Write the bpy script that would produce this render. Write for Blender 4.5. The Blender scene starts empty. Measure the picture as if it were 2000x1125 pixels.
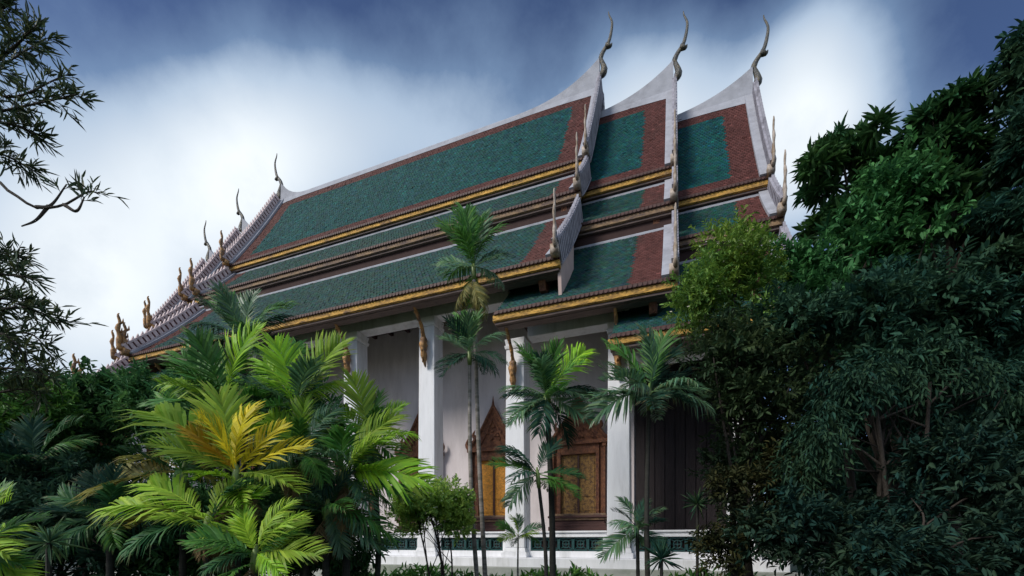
import bpy, math, random
import numpy as np
from mathutils import Vector, Matrix

random.seed(7)
RNG = np.random.default_rng(7)
S = bpy.context.scene
COL = S.collection
R = math.radians

# ------------------------------------------------------------------ camera
EYE = 1.6
YAW = R(20.2)
FPX = 857.0                       # focal length in pixels of the 2000 px wide photograph
RIGHT = Vector((math.cos(YAW), math.sin(YAW), 0))
FWD = Vector((-math.sin(YAW), math.cos(YAW), 0))
UP = Vector((0, 0, 1))
CAM = Vector((0, 0, EYE))
cd = bpy.data.cameras.new('camera')
cam = bpy.data.objects.new('camera', cd)
COL.objects.link(cam)
cam.location = CAM
cam.rotation_euler = (R(90), 0, YAW)
cd.sensor_width = 36
cd.lens = FPX / 2000 * 36
cd.shift_y = (1060 - 562.5) / 2000
cd.clip_start = 0.1
cd.clip_end = 2000
S.camera = cam

# ------------------------------------------------------------------ light
SUN_DIR = Vector((-0.48, -0.62, 0.62)).normalized()      # towards the sun: behind and left of the viewer
SKY_STRENGTH = 0.1
S.view_settings.view_transform = 'Standard'
S.view_settings.look = 'None'
S.view_settings.exposure = 0.85
S.view_settings.gamma = 1.0
S.view_settings.use_curve_mapping = False
sd = bpy.data.lights.new('sun', 'SUN')
sun = bpy.data.objects.new('sun', sd)
COL.objects.link(sun)
sd.energy = 1.7
sd.angle = R(20)
sd.color = (1.0, 0.95, 0.87)
sun.rotation_euler = SUN_DIR.to_track_quat('Z', 'Y').to_euler()


def pxdir(px, py):
    return (RIGHT * ((px - 1000) / FPX) + FWD + UP * ((1060 - py) / FPX)).normalized()


world = bpy.data.worlds.new('World')
S.world = world
world.use_nodes = True
wt = world.node_tree
wn, wl = wt.nodes, wt.links
wn.clear()


def wmath(op, a, b=None, clamp=False):
    n = wn.new('ShaderNodeMath')
    n.operation = op
    n.use_clamp = clamp
    for i, v in enumerate((a, b)):
        if v is None:
            continue
        if isinstance(v, (int, float)):
            n.inputs[i].default_value = v
        else:
            wl.new(v, n.inputs[i])
    return n.outputs[0]


tc = wn.new('ShaderNodeTexCoord')
nz = wn.new('ShaderNodeTexNoise')
nz.inputs['Scale'].default_value = 2.2
nz.inputs['Detail'].default_value = 3.5
nz.inputs['Roughness'].default_value = 0.55
wl.new(tc.outputs['Generated'], nz.inputs['Vector'])
sub = wn.new('ShaderNodeVectorMath'); sub.operation = 'SUBTRACT'
wl.new(nz.outputs['Color'], sub.inputs[0]); sub.inputs[1].default_value = (0.5, 0.5, 0.5)
sca = wn.new('ShaderNodeVectorMath'); sca.operation = 'SCALE'
wl.new(sub.outputs[0], sca.inputs[0]); sca.inputs['Scale'].default_value = 0.15
add = wn.new('ShaderNodeVectorMath'); add.operation = 'ADD'
wl.new(tc.outputs['Generated'], add.inputs[0]); wl.new(sca.outputs[0], add.inputs[1])
nor = wn.new('ShaderNodeVectorMath'); nor.operation = 'NORMALIZE'
wl.new(add.outputs[0], nor.inputs[0])
# cloud banks: (pixel of the centre, tightness, amount)
CLOUDS = [((480, 370), 80, 0.74), ((300, 470), 70, 0.14), ((210, 640), 60, 0.60), ((640, 290), 140, 0.3), ((820, 270), 130, 0.30), ((1000, 230), 130, 0.26),
          ((1560, 330), 140, 0.62), ((1585, 130), 260, 0.42), ((1260, 270), 140, 0.72), ((1430, 250), 160, 0.12), ((1880, 290), 900, 0.35), ((1230, 110), 160, 0.07), ((40, 330), 90, 0.22), ((900, 150), 160, 0.05), ((1700, 260), 200, 0.06), ((20, 520), 90, 0.16)]
BANKS = [(pxdir(*p), k, a) for p, k, a in CLOUDS]
# unseen cloud banks added round the rest of the sky for more fill light
for az, el, k, a in ((75, 30, 30, 0.95), (110, 15, 40, 0.92), (140, 45, 25, 0.98), (178, 22, 35, 0.95), (205, 55, 25, 0.95), (228, 18, 35, 0.98), (262, 40, 30, 0.95), (285, 12, 45, 0.8), (95, 66, 25, 0.8), (300, 72, 35, 0.75)):
    q = R(az) - YAW
    BANKS.append((Vector((math.sin(q) * math.cos(R(el)), math.cos(q) * math.cos(R(el)), math.sin(R(el)))), k, a))
total = None
for (d, k, a) in BANKS:
    dn = wn.new('ShaderNodeVectorMath'); dn.operation = 'DOT_PRODUCT'
    wl.new(nor.outputs[0], dn.inputs[0]); dn.inputs[1].default_value = d
    g = wmath('MULTIPLY', wmath('EXPONENT', wmath('MULTIPLY', wmath('SUBTRACT', dn.outputs['Value'], 1.0), float(k))), a)
    total = g if total is None else wmath('ADD', total, g)
nz2 = wn.new('ShaderNodeTexNoise')
nz2.inputs['Scale'].default_value = 3.1
nz2.inputs['Detail'].default_value = 8
nz2.inputs['Roughness'].default_value = 0.6
wl.new(tc.outputs['Generated'], nz2.inputs['Vector'])
wisp = wmath('MULTIPLY', wmath('SUBTRACT', nz2.outputs['Fac'], 0.5), 0.5)
mr_ = wn.new('ShaderNodeMapRange')
mr_.interpolation_type = 'LINEAR'
mr_.inputs['From Min'].default_value = 0.12
mr_.inputs['From Max'].default_value = 0.86
wl.new(wmath('ADD', total, wisp), mr_.inputs['Value'])
mask = mr_.outputs[0]
sky = wn.new('ShaderNodeTexSky')
sky.sky_type = 'NISHITA'
sky.sun_disc = False
sky.sun_elevation = math.asin(SUN_DIR.z)
sky.sun_rotation = math.atan2(SUN_DIR.x, SUN_DIR.y)
sky.dust_density = 0.6
dark = wn.new('ShaderNodeMixRGB'); dark.blend_type = 'MULTIPLY'
dark.inputs['Fac'].default_value = 1
wl.new(sky.outputs[0], dark.inputs['Color1'])
dark.inputs['Color2'].default_value = (0.36, 0.40, 0.52, 1)
thin = wn.new('ShaderNodeMixRGB')          # thin bluish veil round the thick white cloud
wl.new(wmath('MULTIPLY', mask, 2.0, True), thin.inputs['Fac'])
wl.new(dark.outputs[0], thin.inputs['Color1'])
thin.inputs['Color2'].default_value = (1.55, 2.35, 3.5, 1)
cmix = wn.new('ShaderNodeMixRGB')
wl.new(wmath('MULTIPLY', wmath('SUBTRACT', mask, 0.25), 1.34, True), cmix.inputs['Fac'])
wl.new(thin.outputs[0], cmix.inputs['Color1'])
shade = wn.new('ShaderNodeMixRGB')          # greyer folds inside the cloud
shade.inputs['Color1'].default_value = (5.35, 5.7, 5.95, 1)
shade.inputs['Color2'].default_value = (3.6, 4.05, 4.6, 1)
wl.new(wmath('MULTIPLY', wmath('SUBTRACT', nz2.outputs['Fac'], 0.47), 3.0, True), shade.inputs['Fac'])
wl.new(shade.outputs[0], cmix.inputs['Color2'])
bg = wn.new('ShaderNodeBackground')
bg.inputs['Strength'].default_value = SKY_STRENGTH
wl.new(cmix.outputs[0], bg.inputs['Color'])
wo = wn.new('ShaderNodeOutputWorld')
wl.new(bg.outputs[0], wo.inputs['Surface'])

S.cycles.max_bounces = 8
S.cycles.diffuse_bounces = 3
S.cycles.transparent_max_bounces = 4
S.cycles.use_denoising = True


# ------------------------------------------------------------------ helpers
def at(px, py, depth):
    return CAM + (RIGHT * ((px - 1000) / FPX) + FWD + UP * ((1060 - py) / FPX)) * depth


def ground_at(px, depth):
    p = at(px, 1060, depth)
    p.z = 0
    return p


def new_mat(name, base, rough=0.6, var=0.25, scale=6.0, bump=0.0, bscale=30.0, spec=0.5, metal=0.0, second=None, mix_lo=0.45, mix_hi=0.6, attr=None, stretch=None, coat=0.0):
    m = bpy.data.materials.new(name)
    m.use_nodes = True
    t = m.node_tree
    n, l = t.nodes, t.links
    b = n['Principled BSDF']
    b.inputs['Roughness'].default_value = rough
    b.inputs['Metallic'].default_value = metal
    b.inputs['Specular IOR Level'].default_value = spec
    b.inputs['Coat Weight'].default_value = coat
    co = n.new('ShaderNodeTexCoord')
    src = co.outputs['Object']
    if stretch:
        mp = n.new('ShaderNodeMapping')
        mp.inputs['Scale'].default_value = stretch
        l.new(src, mp.inputs['Vector'])
        src = mp.outputs[0]
    nt = n.new('ShaderNodeTexNoise')
    nt.inputs['Scale'].default_value = scale
    nt.inputs['Detail'].default_value = 6
    nt.inputs['Roughness'].default_value = 0.62
    l.new(src, nt.inputs['Vector'])
    ramp = n.new('ShaderNodeMapRange')
    ramp.inputs['From Min'].default_value = 0.3
    ramp.inputs['From Max'].default_value = 0.7
    ramp.inputs['To Min'].default_value = 1 - var
    ramp.inputs['To Max'].default_value = 1 + var
    l.new(nt.outputs['Fac'], ramp.inputs['Value'])
    mul = n.new('ShaderNodeMixRGB')
    mul.blend_type = 'MULTIPLY'
    mul.inputs['Fac'].default_value = 1
    if attr:
        at_ = n.new('ShaderNodeAttribute')
        at_.attribute_name = attr
        l.new(at_.outputs['Color'], mul.inputs['Color1'])
    else:
        mul.inputs['Color1'].default_value = (*base, 1)
    if second:
        nt2 = n.new('ShaderNodeTexNoise')
        nt2.inputs['Scale'].default_value = scale * 0.35
        nt2.inputs['Detail'].default_value = 8
        nt2.inputs['Roughness'].default_value = 0.7
        l.new(src, nt2.inputs['Vector'])
        r2 = n.new('ShaderNodeMapRange')
        r2.inputs['From Min'].default_value = mix_lo
        r2.inputs['From Max'].default_value = mix_hi
        l.new(nt2.outputs['Fac'], r2.inputs['Value'])
        mx = n.new('ShaderNodeMixRGB')
        l.new(r2.outputs[0], mx.inputs['Fac'])
        if attr:
            l.new(at_.outputs['Color'], mx.inputs['Color1'])
        else:
            mx.inputs['Color1'].default_value = (*base, 1)
        mx.inputs['Color2'].default_value = (*second, 1)
        l.new(mx.outputs[0], mul.inputs['Color1'])
    l.new(ramp.outputs[0], mul.inputs['Color2'])
    l.new(mul.outputs[0], b.inputs['Base Color'])
    if bump:
        nb = n.new('ShaderNodeTexNoise')
        nb.inputs['Scale'].default_value = bscale
        nb.inputs['Detail'].default_value = 5
        l.new(src, nb.inputs['Vector'])
        bp = n.new('ShaderNodeBump')
        bp.inputs['Strength'].default_value = bump
        bp.inputs['Distance'].default_value = 0.05
        l.new(nb.outputs['Fac'], bp.inputs['Height'])
        l.new(bp.outputs[0], b.inputs['Normal'])
    return m


def leaf_mat(name, base, rough=0.5, trans=0.3, spec=0.25, second=None):
    """leaf: colour varies from leaf to leaf (attribute 'tint') and from object to object"""
    m = bpy.data.materials.new(name)
    m.use_nodes = True
    n, l = m.node_tree.nodes, m.node_tree.links
    b = n['Principled BSDF']
    b.inputs['Roughness'].default_value = rough
    b.inputs['Specular IOR Level'].default_value = spec
    a = n.new('ShaderNodeAttribute'); a.attribute_name = 'tint'
    oi = n.new('ShaderNodeObjectInfo')
    mr = n.new('ShaderNodeMapRange')
    mr.inputs['To Min'].default_value = 0.75; mr.inputs['To Max'].default_value = 1.25
    l.new(oi.outputs['Random'], mr.inputs['Value'])
    m1 = n.new('ShaderNodeMixRGB'); m1.inputs['Color1'].default_value = (*base, 1)
    sec = second or (base[0] * 1.9 + 0.01, base[1] * 1.35, base[2] * 0.8)
    m1.inputs['Color2'].default_value = (*sec, 1)
    sep = n.new('ShaderNodeSeparateColor'); l.new(a.outputs['Color'], sep.inputs[0])
    l.new(sep.outputs[0], m1.inputs['Fac'])
    mm = n.new('ShaderNodeMath'); mm.operation = 'MULTIPLY'
    l.new(sep.outputs[1], mm.inputs[0]); l.new(mr.outputs[0], mm.inputs[1])
    m2 = n.new('ShaderNodeMixRGB'); m2.blend_type = 'MULTIPLY'; m2.inputs['Fac'].default_value = 1
    l.new(m1.outputs[0], m2.inputs['Color1']); l.new(mm.outputs[0], m2.inputs['Color2'])
    m3 = n.new('ShaderNodeMixRGB'); m3.inputs['Color2'].default_value = (0.16, 0.10, 0.045, 1)   # withered tips
    l.new(sep.outputs[2], m3.inputs['Fac']); l.new(m2.outputs[0], m3.inputs['Color1'])
    m2 = m3
    l.new(m2.outputs[0], b.inputs['Base Color'])
    tr = n.new('ShaderNodeBsdfTranslucent'); l.new(m2.outputs[0], tr.inputs['Color'])
    ms = n.new('ShaderNodeMixShader'); ms.inputs['Fac'].default_value = trans
    l.new(b.outputs[0], ms.inputs[1]); l.new(tr.outputs[0], ms.inputs[2])
    l.new(ms.outputs[0], n['Material Output'].inputs['Surface'])
    return m


class MB:
    """collects shapes and links them as one mesh object"""
    def __init__(self):
        self.v, self.f, self.mi = [], [], []

    def add(self, verts, faces, mi=0):
        o = len(self.v)
        self.v += [tuple(p) for p in verts]
        self.f += [tuple(i + o for i in f) for f in faces]
        self.mi += [mi] * len(faces)

    def box(self, x0, x1, y0, y1, z0, z1, mi=0):
        x0, x1 = min(x0, x1), max(x0, x1); y0, y1 = min(y0, y1), max(y0, y1); z0, z1 = min(z0, z1), max(z0, z1)
        v = [(x, y, z) for z in (z0, z1) for (x, y) in ((x0, y0), (x1, y0), (x1, y1), (x0, y1))]
        self.add(v, [(3, 2, 1, 0), (4, 5, 6, 7), (0, 1, 5, 4), (1, 2, 6, 5), (2, 3, 7, 6), (3, 0, 4, 7)], mi)

    def prism(self, poly, axis, a0, a1, mi=0):
        """poly of 2D points extruded along axis 0 (X; points are y,z) or 1 (Y; points are x,z) or 2 (Z; x,y)"""
        def p3(p, a):
            return (a, p[0], p[1]) if axis == 0 else (p[0], a, p[1]) if axis == 1 else (p[0], p[1], a)
        n = len(poly)
        v = [p3(p, a0) for p in poly] + [p3(p, a1) for p in poly]
        f = [tuple(range(n)), tuple(range(2 * n - 1, n - 1, -1))]
        f += [(i, i + n, (i + 1) % n + n, (i + 1) % n) for i in range(n)]
        self.add(v, f, mi)

    def frustum(self, cx, cy, z0, z1, a0, a1, mi=0):
        v = [(cx + sx * a, cy + sy * a, z) for (z, a) in ((z0, a0), (z1, a1)) for sx, sy in ((-1, -1), (1, -1), (1, 1), (-1, 1))]
        self.add(v, [(3, 2, 1, 0), (4, 5, 6, 7), (0, 1, 5, 4), (1, 2, 6, 5), (2, 3, 7, 6), (3, 0, 4, 7)], mi)

    def tube(self, path, radii, sides=6, mi=0, flat=(1.0, 1.0)):
        path = [Vector(p) for p in path]
        rings = []
        ref = Vector((0.31, 0.2, 0.93)).normalized()
        prev = None
        for i, p in enumerate(path):
            t = (path[min(i + 1, len(path) - 1)] - path[max(i - 1, 0)]).normalized()
            a = (prev if prev is not None else (Vector((1, 0, 0)) if abs(t.x) < 0.8 else Vector((0, 1, 0))))
            a = (a - t * a.dot(t)).normalized()
            prev = a
            b = t.cross(a)
            r = radii[i] if hasattr(radii, '__len__') else radii
            rings.append([p + a * (math.cos(q) * r * flat[0]) + b * (math.sin(q) * r * flat[1]) for q in [2 * math.pi * k / sides for k in range(sides)]])
        v = [q for r_ in rings for q in r_]
        f = []
        for i in range(len(rings) - 1):
            for k in range(sides):
                k2 = (k + 1) % sides
                f.append((i * sides + k, i * sides + k2, (i + 1) * sides + k2, (i + 1) * sides + k))
        f.append(tuple(range(sides - 1, -1, -1)))
        f.append(tuple((len(rings) - 1) * sides + k for k in range(sides)))
        self.add(v, f, mi)

    def mesh(self, name, mats, smooth=False):
        me = bpy.data.meshes.new(name)
        me.from_pydata(self.v, [], self.f)
        for m in (mats if isinstance(mats, (list, tuple)) else [mats]):
            me.materials.append(m)
        me.polygons.foreach_set('material_index', self.mi)
        if smooth:
            me.polygons.foreach_set('use_smooth', [True] * len(self.f))
        me.update()
        return me

    def build(self, name, mats, parent=None, smooth=False, bevel=0.0, loc=None):
        o = bpy.data.objects.new(name, self.mesh(name, mats, smooth))
        COL.objects.link(o)
        if parent is not None:
            o.parent = parent
        if loc is not None:
            o.location = loc
        if bevel:
            b = o.modifiers.new('bevel', 'BEVEL')
            b.width = bevel
            b.segments = 2
            b.limit_method = 'ANGLE'
        return o


def mesh_np(name, verts, faces_flat, nper, mats, face_col=None, colname='tint'):
    """fast mesh from numpy: every face has nper corners"""
    me = bpy.data.meshes.new(name)
    nv, nf = len(verts), len(faces_flat) // nper
    me.vertices.add(nv)
    me.vertices.foreach_set('co', np.asarray(verts, dtype=np.float32).ravel())
    me.loops.add(nf * nper)
    me.loops.foreach_set('vertex_index', np.asarray(faces_flat, dtype=np.int32))
    me.polygons.add(nf)
    me.polygons.foreach_set('loop_start', np.arange(0, nf * nper, nper, dtype=np.int32))
    me.polygons.foreach_set('loop_total', np.full(nf, nper, dtype=np.int32))
    me.update(calc_edges=True)
    for m in (mats if isinstance(mats, (list, tuple)) else [mats]):
        me.materials.append(m)
    if face_col is not None:
        at_ = me.attributes.new(colname, 'FLOAT_COLOR', 'FACE')
        c = np.ones((nf, 4), dtype=np.float32)
        c[:, 2] = 0
        c[:, :face_col.shape[1]] = face_col
        at_.data.foreach_set('color', c.ravel())
    return me


def link(name, data, parent=None, loc=None):
    o = bpy.data.objects.new(name, data)
    COL.objects.link(o)
    if parent is not None:
        o.parent = parent
    if loc is not None:
        o.location = loc
    return o


def thing(name, label, cat, loc=(0, 0, 0), group=None):
    o = bpy.data.objects.new(name, None)
    COL.objects.link(o)
    o.location = loc
    o['label'] = label
    o['category'] = cat
    if group:
        o['group'] = group
    return o


# ------------------------------------------------------------------ materials
M_WHITE = new_mat('white_plaster', (0.80, 0.80, 0.83), 0.75, 0.07, 2.6, 0.06, 40, 0.3, second=(0.47, 0.47, 0.46), mix_lo=0.50, mix_hi=0.82, stretch=(2.2, 2.2, 0.35))
M_WALL = new_mat('wall_plaster', (0.68, 0.62, 0.63), 0.85, 0.07, 1.6, 0.05, 40, 0.2, second=(0.42, 0.37, 0.37), mix_lo=0.46, mix_hi=0.78, stretch=(1.4, 1.4, 0.3))
M_MORTAR = new_mat('ridge_mortar', (0.36, 0.37, 0.42), 0.8, 0.12, 3.0, 0.15, 30, 0.25, second=(0.20, 0.20, 0.23), mix_lo=0.5, mix_hi=0.85)
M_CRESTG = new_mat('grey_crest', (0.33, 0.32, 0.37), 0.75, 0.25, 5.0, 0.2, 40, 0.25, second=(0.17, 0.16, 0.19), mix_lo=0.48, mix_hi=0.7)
M_STEP = new_mat('stained_step', (0.38, 0.39, 0.36), 0.85, 0.18, 2.5, 0.15, 25, 0.2, second=(0.20, 0.23, 0.18), mix_lo=0.45, mix_hi=0.7)
M_TILE = new_mat('glazed_roof_tile', (0.1, 0.1, 0.1), 0.6, 0.18, 1.7, 0.0, 10, 0.14, attr='tint', second=(0.022, 0.040, 0.036), mix_lo=0.54, mix_hi=1.0, stretch=(1.3, 0.35, 0.35))
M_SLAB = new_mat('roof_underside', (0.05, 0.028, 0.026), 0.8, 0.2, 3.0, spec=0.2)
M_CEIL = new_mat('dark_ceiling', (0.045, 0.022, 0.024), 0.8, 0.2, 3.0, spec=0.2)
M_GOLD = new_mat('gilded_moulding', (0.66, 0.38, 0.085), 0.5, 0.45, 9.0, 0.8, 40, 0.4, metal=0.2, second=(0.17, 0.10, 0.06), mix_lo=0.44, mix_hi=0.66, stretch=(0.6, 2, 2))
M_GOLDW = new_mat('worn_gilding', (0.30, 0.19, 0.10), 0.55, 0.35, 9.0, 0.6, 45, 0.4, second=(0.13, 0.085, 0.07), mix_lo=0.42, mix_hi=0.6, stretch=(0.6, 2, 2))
M_WOOD = new_mat('maroon_wood', (0.075, 0.032, 0.028), 0.6, 0.3, 7.0, 0.2, 30, 0.4, stretch=(0.4, 3, 3))
M_WOODG = new_mat('grey_wood', (0.15, 0.11, 0.10), 0.7, 0.35, 7.0, 0.25, 30, 0.3, stretch=(0.4, 3, 3))
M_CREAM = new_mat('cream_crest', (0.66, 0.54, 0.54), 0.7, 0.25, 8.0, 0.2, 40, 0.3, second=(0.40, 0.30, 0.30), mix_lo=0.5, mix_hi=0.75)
M_MAROON = new_mat('maroon_crest', (0.12, 0.03, 0.032), 0.6, 0.3, 6.0, 0.2, 40, 0.4)
M_PINK = new_mat('pink_plaster', (0.52, 0.40, 0.37), 0.8, 0.08, 2.0, 0.05, 40, 0.2)
M_FINIAL = new_mat('mosaic_finial', (0.055, 0.055, 0.052), 0.35, 0.5, 16.0, 0.5, 60, 0.6, second=(0.15, 0.115, 0.06), mix_lo=0.45, mix_hi=0.65)
M_NAGA = new_mat('gilt_finial', (0.48, 0.25, 0.085), 0.45, 0.4, 14.0, 0.5, 60, 0.5, metal=0.2, second=(0.16, 0.10, 0.07), mix_lo=0.45, mix_hi=0.62)
M_SPIKE = new_mat('bleached_finial', (0.42, 0.35, 0.30), 0.6, 0.3, 10.0, 0.3, 60, 0.4, second=(0.25, 0.18, 0.12))
M_CARVE = new_mat('carved_gilt_wood', (0.24, 0.10, 0.05), 0.45, 0.5, 22.0, 1.0, 55, 0.5, metal=0.15, second=(0.12, 0.045, 0.03), mix_lo=0.45, mix_hi=0.6)
M_SHUT = new_mat('gold_lacquer_shutter', (0.70, 0.30, 0.035), 0.4, 0.35, 18.0, 0.5, 70, 0.5, metal=0.25, second=(0.42, 0.17, 0.03), mix_lo=0.5, mix_hi=0.65)
M_SHUTD = new_mat('dull_gold_shutter', (0.34, 0.19, 0.055), 0.4, 0.5, 26.0, 0.6, 70, 0.5, metal=0.25, second=(0.10, 0.05, 0.03), mix_lo=0.45, mix_hi=0.6)
M_PORCHSHADE = new_mat('porch_shade', (0.022, 0.016, 0.018), 0.7, 0.3, 5.0, 0.2, 30, 0.3, stretch=(3, 3, 0.4))  # porch shade put into the colour of the added screen
M_GLAZE = new_mat('green_glazed_panel', (0.018, 0.062, 0.062), 0.3, 0.3, 10.0, 0.2, 40, 0.6)
M_GROUND = new_mat('leaf_litter_soil', (0.05, 0.055, 0.03), 0.9, 0.4, 2.5, 0.5, 20, 0.2, second=(0.03, 0.05, 0.018))
M_BARK = new_mat('grey_bark', (0.16, 0.14, 0.12), 0.85, 0.35, 8.0, 0.5, 30, 0.2, stretch=(3, 3, 0.6))
M_BARKD = new_mat('dark_bark', (0.05, 0.042, 0.036), 0.85, 0.35, 8.0, 0.5, 30, 0.2, stretch=(3, 3, 0.6))
M_PTRUNK = new_mat('palm_trunk', (0.30, 0.27, 0.25), 0.8, 0.25, 5.0, 0.3, 40, 0.2, second=(0.15, 0.14, 0.12), stretch=(1, 1, 6))
M_PTRUNKD = new_mat('dark_palm_trunk', (0.035, 0.034, 0.03), 0.8, 0.3, 5.0, 0.3, 40, 0.2, stretch=(1, 1, 6))
M_SHAFT = new_mat('crown_shaft', (0.14, 0.20, 0.05), 0.45, 0.2, 6.0, spec=0.4)
L_TEAL = leaf_mat('leaf_dark_teal', (0.018, 0.066, 0.052), 0.7, trans=0.3, spec=0.1)  # shade on the right-hand trees is put into this dark leaf colour
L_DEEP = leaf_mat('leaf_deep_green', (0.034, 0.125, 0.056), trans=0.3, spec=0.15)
L_GREEN = leaf_mat('leaf_green', (0.055, 0.19, 0.045))
L_LIGHT = leaf_mat('leaf_light_green', (0.24, 0.44, 0.13), trans=0.4)
L_BLUEG = leaf_mat('leaf_blue_green', (0.075, 0.19, 0.115), 0.4, 0.3, 0.4)
L_MID = leaf_mat('leaf_mid_green', (0.034, 0.125, 0.050), trans=0.3, spec=0.15, second=(0.07, 0.20, 0.06))
L_NIGHT = leaf_mat('leaf_blue_black', (0.010, 0.038, 0.034), 0.7, 0.2, 0.08)  # darker copy of the teal leaf; lower-right shade put into the colour
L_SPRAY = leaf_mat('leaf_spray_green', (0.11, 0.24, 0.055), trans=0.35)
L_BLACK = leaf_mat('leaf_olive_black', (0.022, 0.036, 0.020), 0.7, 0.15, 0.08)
L_BRIGHT = leaf_mat('leaf_bright_green', (0.20, 0.44, 0.035), trans=0.4)
L_YELLOW = leaf_mat('leaf_yellow', (0.66, 0.60, 0.03), trans=0.4, second=(0.74, 0.58, 0.03))
L_ORANGE = leaf_mat('leaf_orange', (0.60, 0.46, 0.03), trans=0.35, second=(0.58, 0.30, 0.03))
L_LIME = leaf_mat('leaf_yellow_green', (0.27, 0.47, 0.05), trans=0.42, second=(0.46, 0.58, 0.06))
L_OLIVE = leaf_mat('leaf_olive', (0.028, 0.066, 0.034), spec=0.12, second=(0.060, 0.088, 0.034))
L_OLIVEP = leaf_mat('leaf_olive_palm', (0.16, 0.19, 0.04))
L_BROWN = leaf_mat('leaf_dry_olive', (0.13, 0.15, 0.05), 0.6, 0.2)
L_DEAD = leaf_mat('leaf_dead_brown', (0.15, 0.10, 0.055), 0.7, 0.15, 0.1, second=(0.22, 0.16, 0.08))
L_NARROW = leaf_mat('leaf_narrow_dark', (0.055, 0.10, 0.06))
L_FLOWER = leaf_mat('white_blossom', (0.75, 0.75, 0.68), 0.6, 0.3, 0.2, second=(0.78, 0.74, 0.6))

# ------------------------------------------------------------------ ground
g = MB()
NG = 40
gv, gf = [], []
for j in range(NG + 1):
    for i in range(NG + 1):
        u = (i / NG * 2 - 1); w = (j / NG * 2 - 1)
        x = math.copysign(abs(u) ** 2.4, u) * 900
        y = math.copysign(abs(w) ** 2.4, w) * 900 + 8
        gv.append((x, y, 0.06 * math.sin(x * 0.9 + y * 0.4) * math.cos(y * 0.7) if abs(x) < 60 and abs(y) < 60 else 0))
for j in range(NG):
    for i in range(NG):
        a = j * (NG + 1) + i
        gf.append((a, a + 1, a + NG + 2, a + NG + 1))
g.add(gv, gf)
ground = g.build('ground', M_GROUND, smooth=True)
ground['kind'] = 'structure'

# ------------------------------------------------------------------ temple
T = thing('temple_hall', 'white columned temple hall with three stepped green and red tiled roofs', 'temple', (-12.4, 19.67, 0))
TI = Vector((12.4, -19.67, 0))


def tb(mb, name, mats, parent=None, **k):
    """build a piece given in world coordinates under a part of the temple"""
    o = mb.build(name, mats, parent or T, **k)
    if parent is None:
        o.location = TI
    return o


YR = 19.67
# section profile for the front slope (y, z above eye); mirrored about YR for the back
SECT = [((19.62, 20.12), (16.40, 14.46), 0.16), ((16.62, 14.06), (14.86, 12.08), 0.07), ((15.02, 11.36), (11.92, 7.98), 0.12)]
GREEN = np.array([0.002, 0.076, 0.080]); GREEN_LOWER = np.array([0.016, 0.064, 0.060]); RED = np.array([0.108, 0.040, 0.036])  # one tile; the top slope's tealer sky reflection is put into the colour


def sec_pt(sec, t, off=0.0):
    (y0, z0), (y1, z1), sag = sec
    y = y0 + (y1 - y0) * t
    z = z0 + (z1 - z0) * t - sag * 4 * t * (1 - t)
    ln = math.hypot(y1 - y0, z1 - z0)
    ny, nz_ = -(z0 - z1) / ln, -(y1 - y0) / ln
    ny, nz_ = (-(abs(z1 - z0)) / ln, abs(y1 - y0) / ln)
    return y + ny * off, z + nz_ * off


def mir(y, side):
    return y if side < 0 else 2 * YR - y


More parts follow.
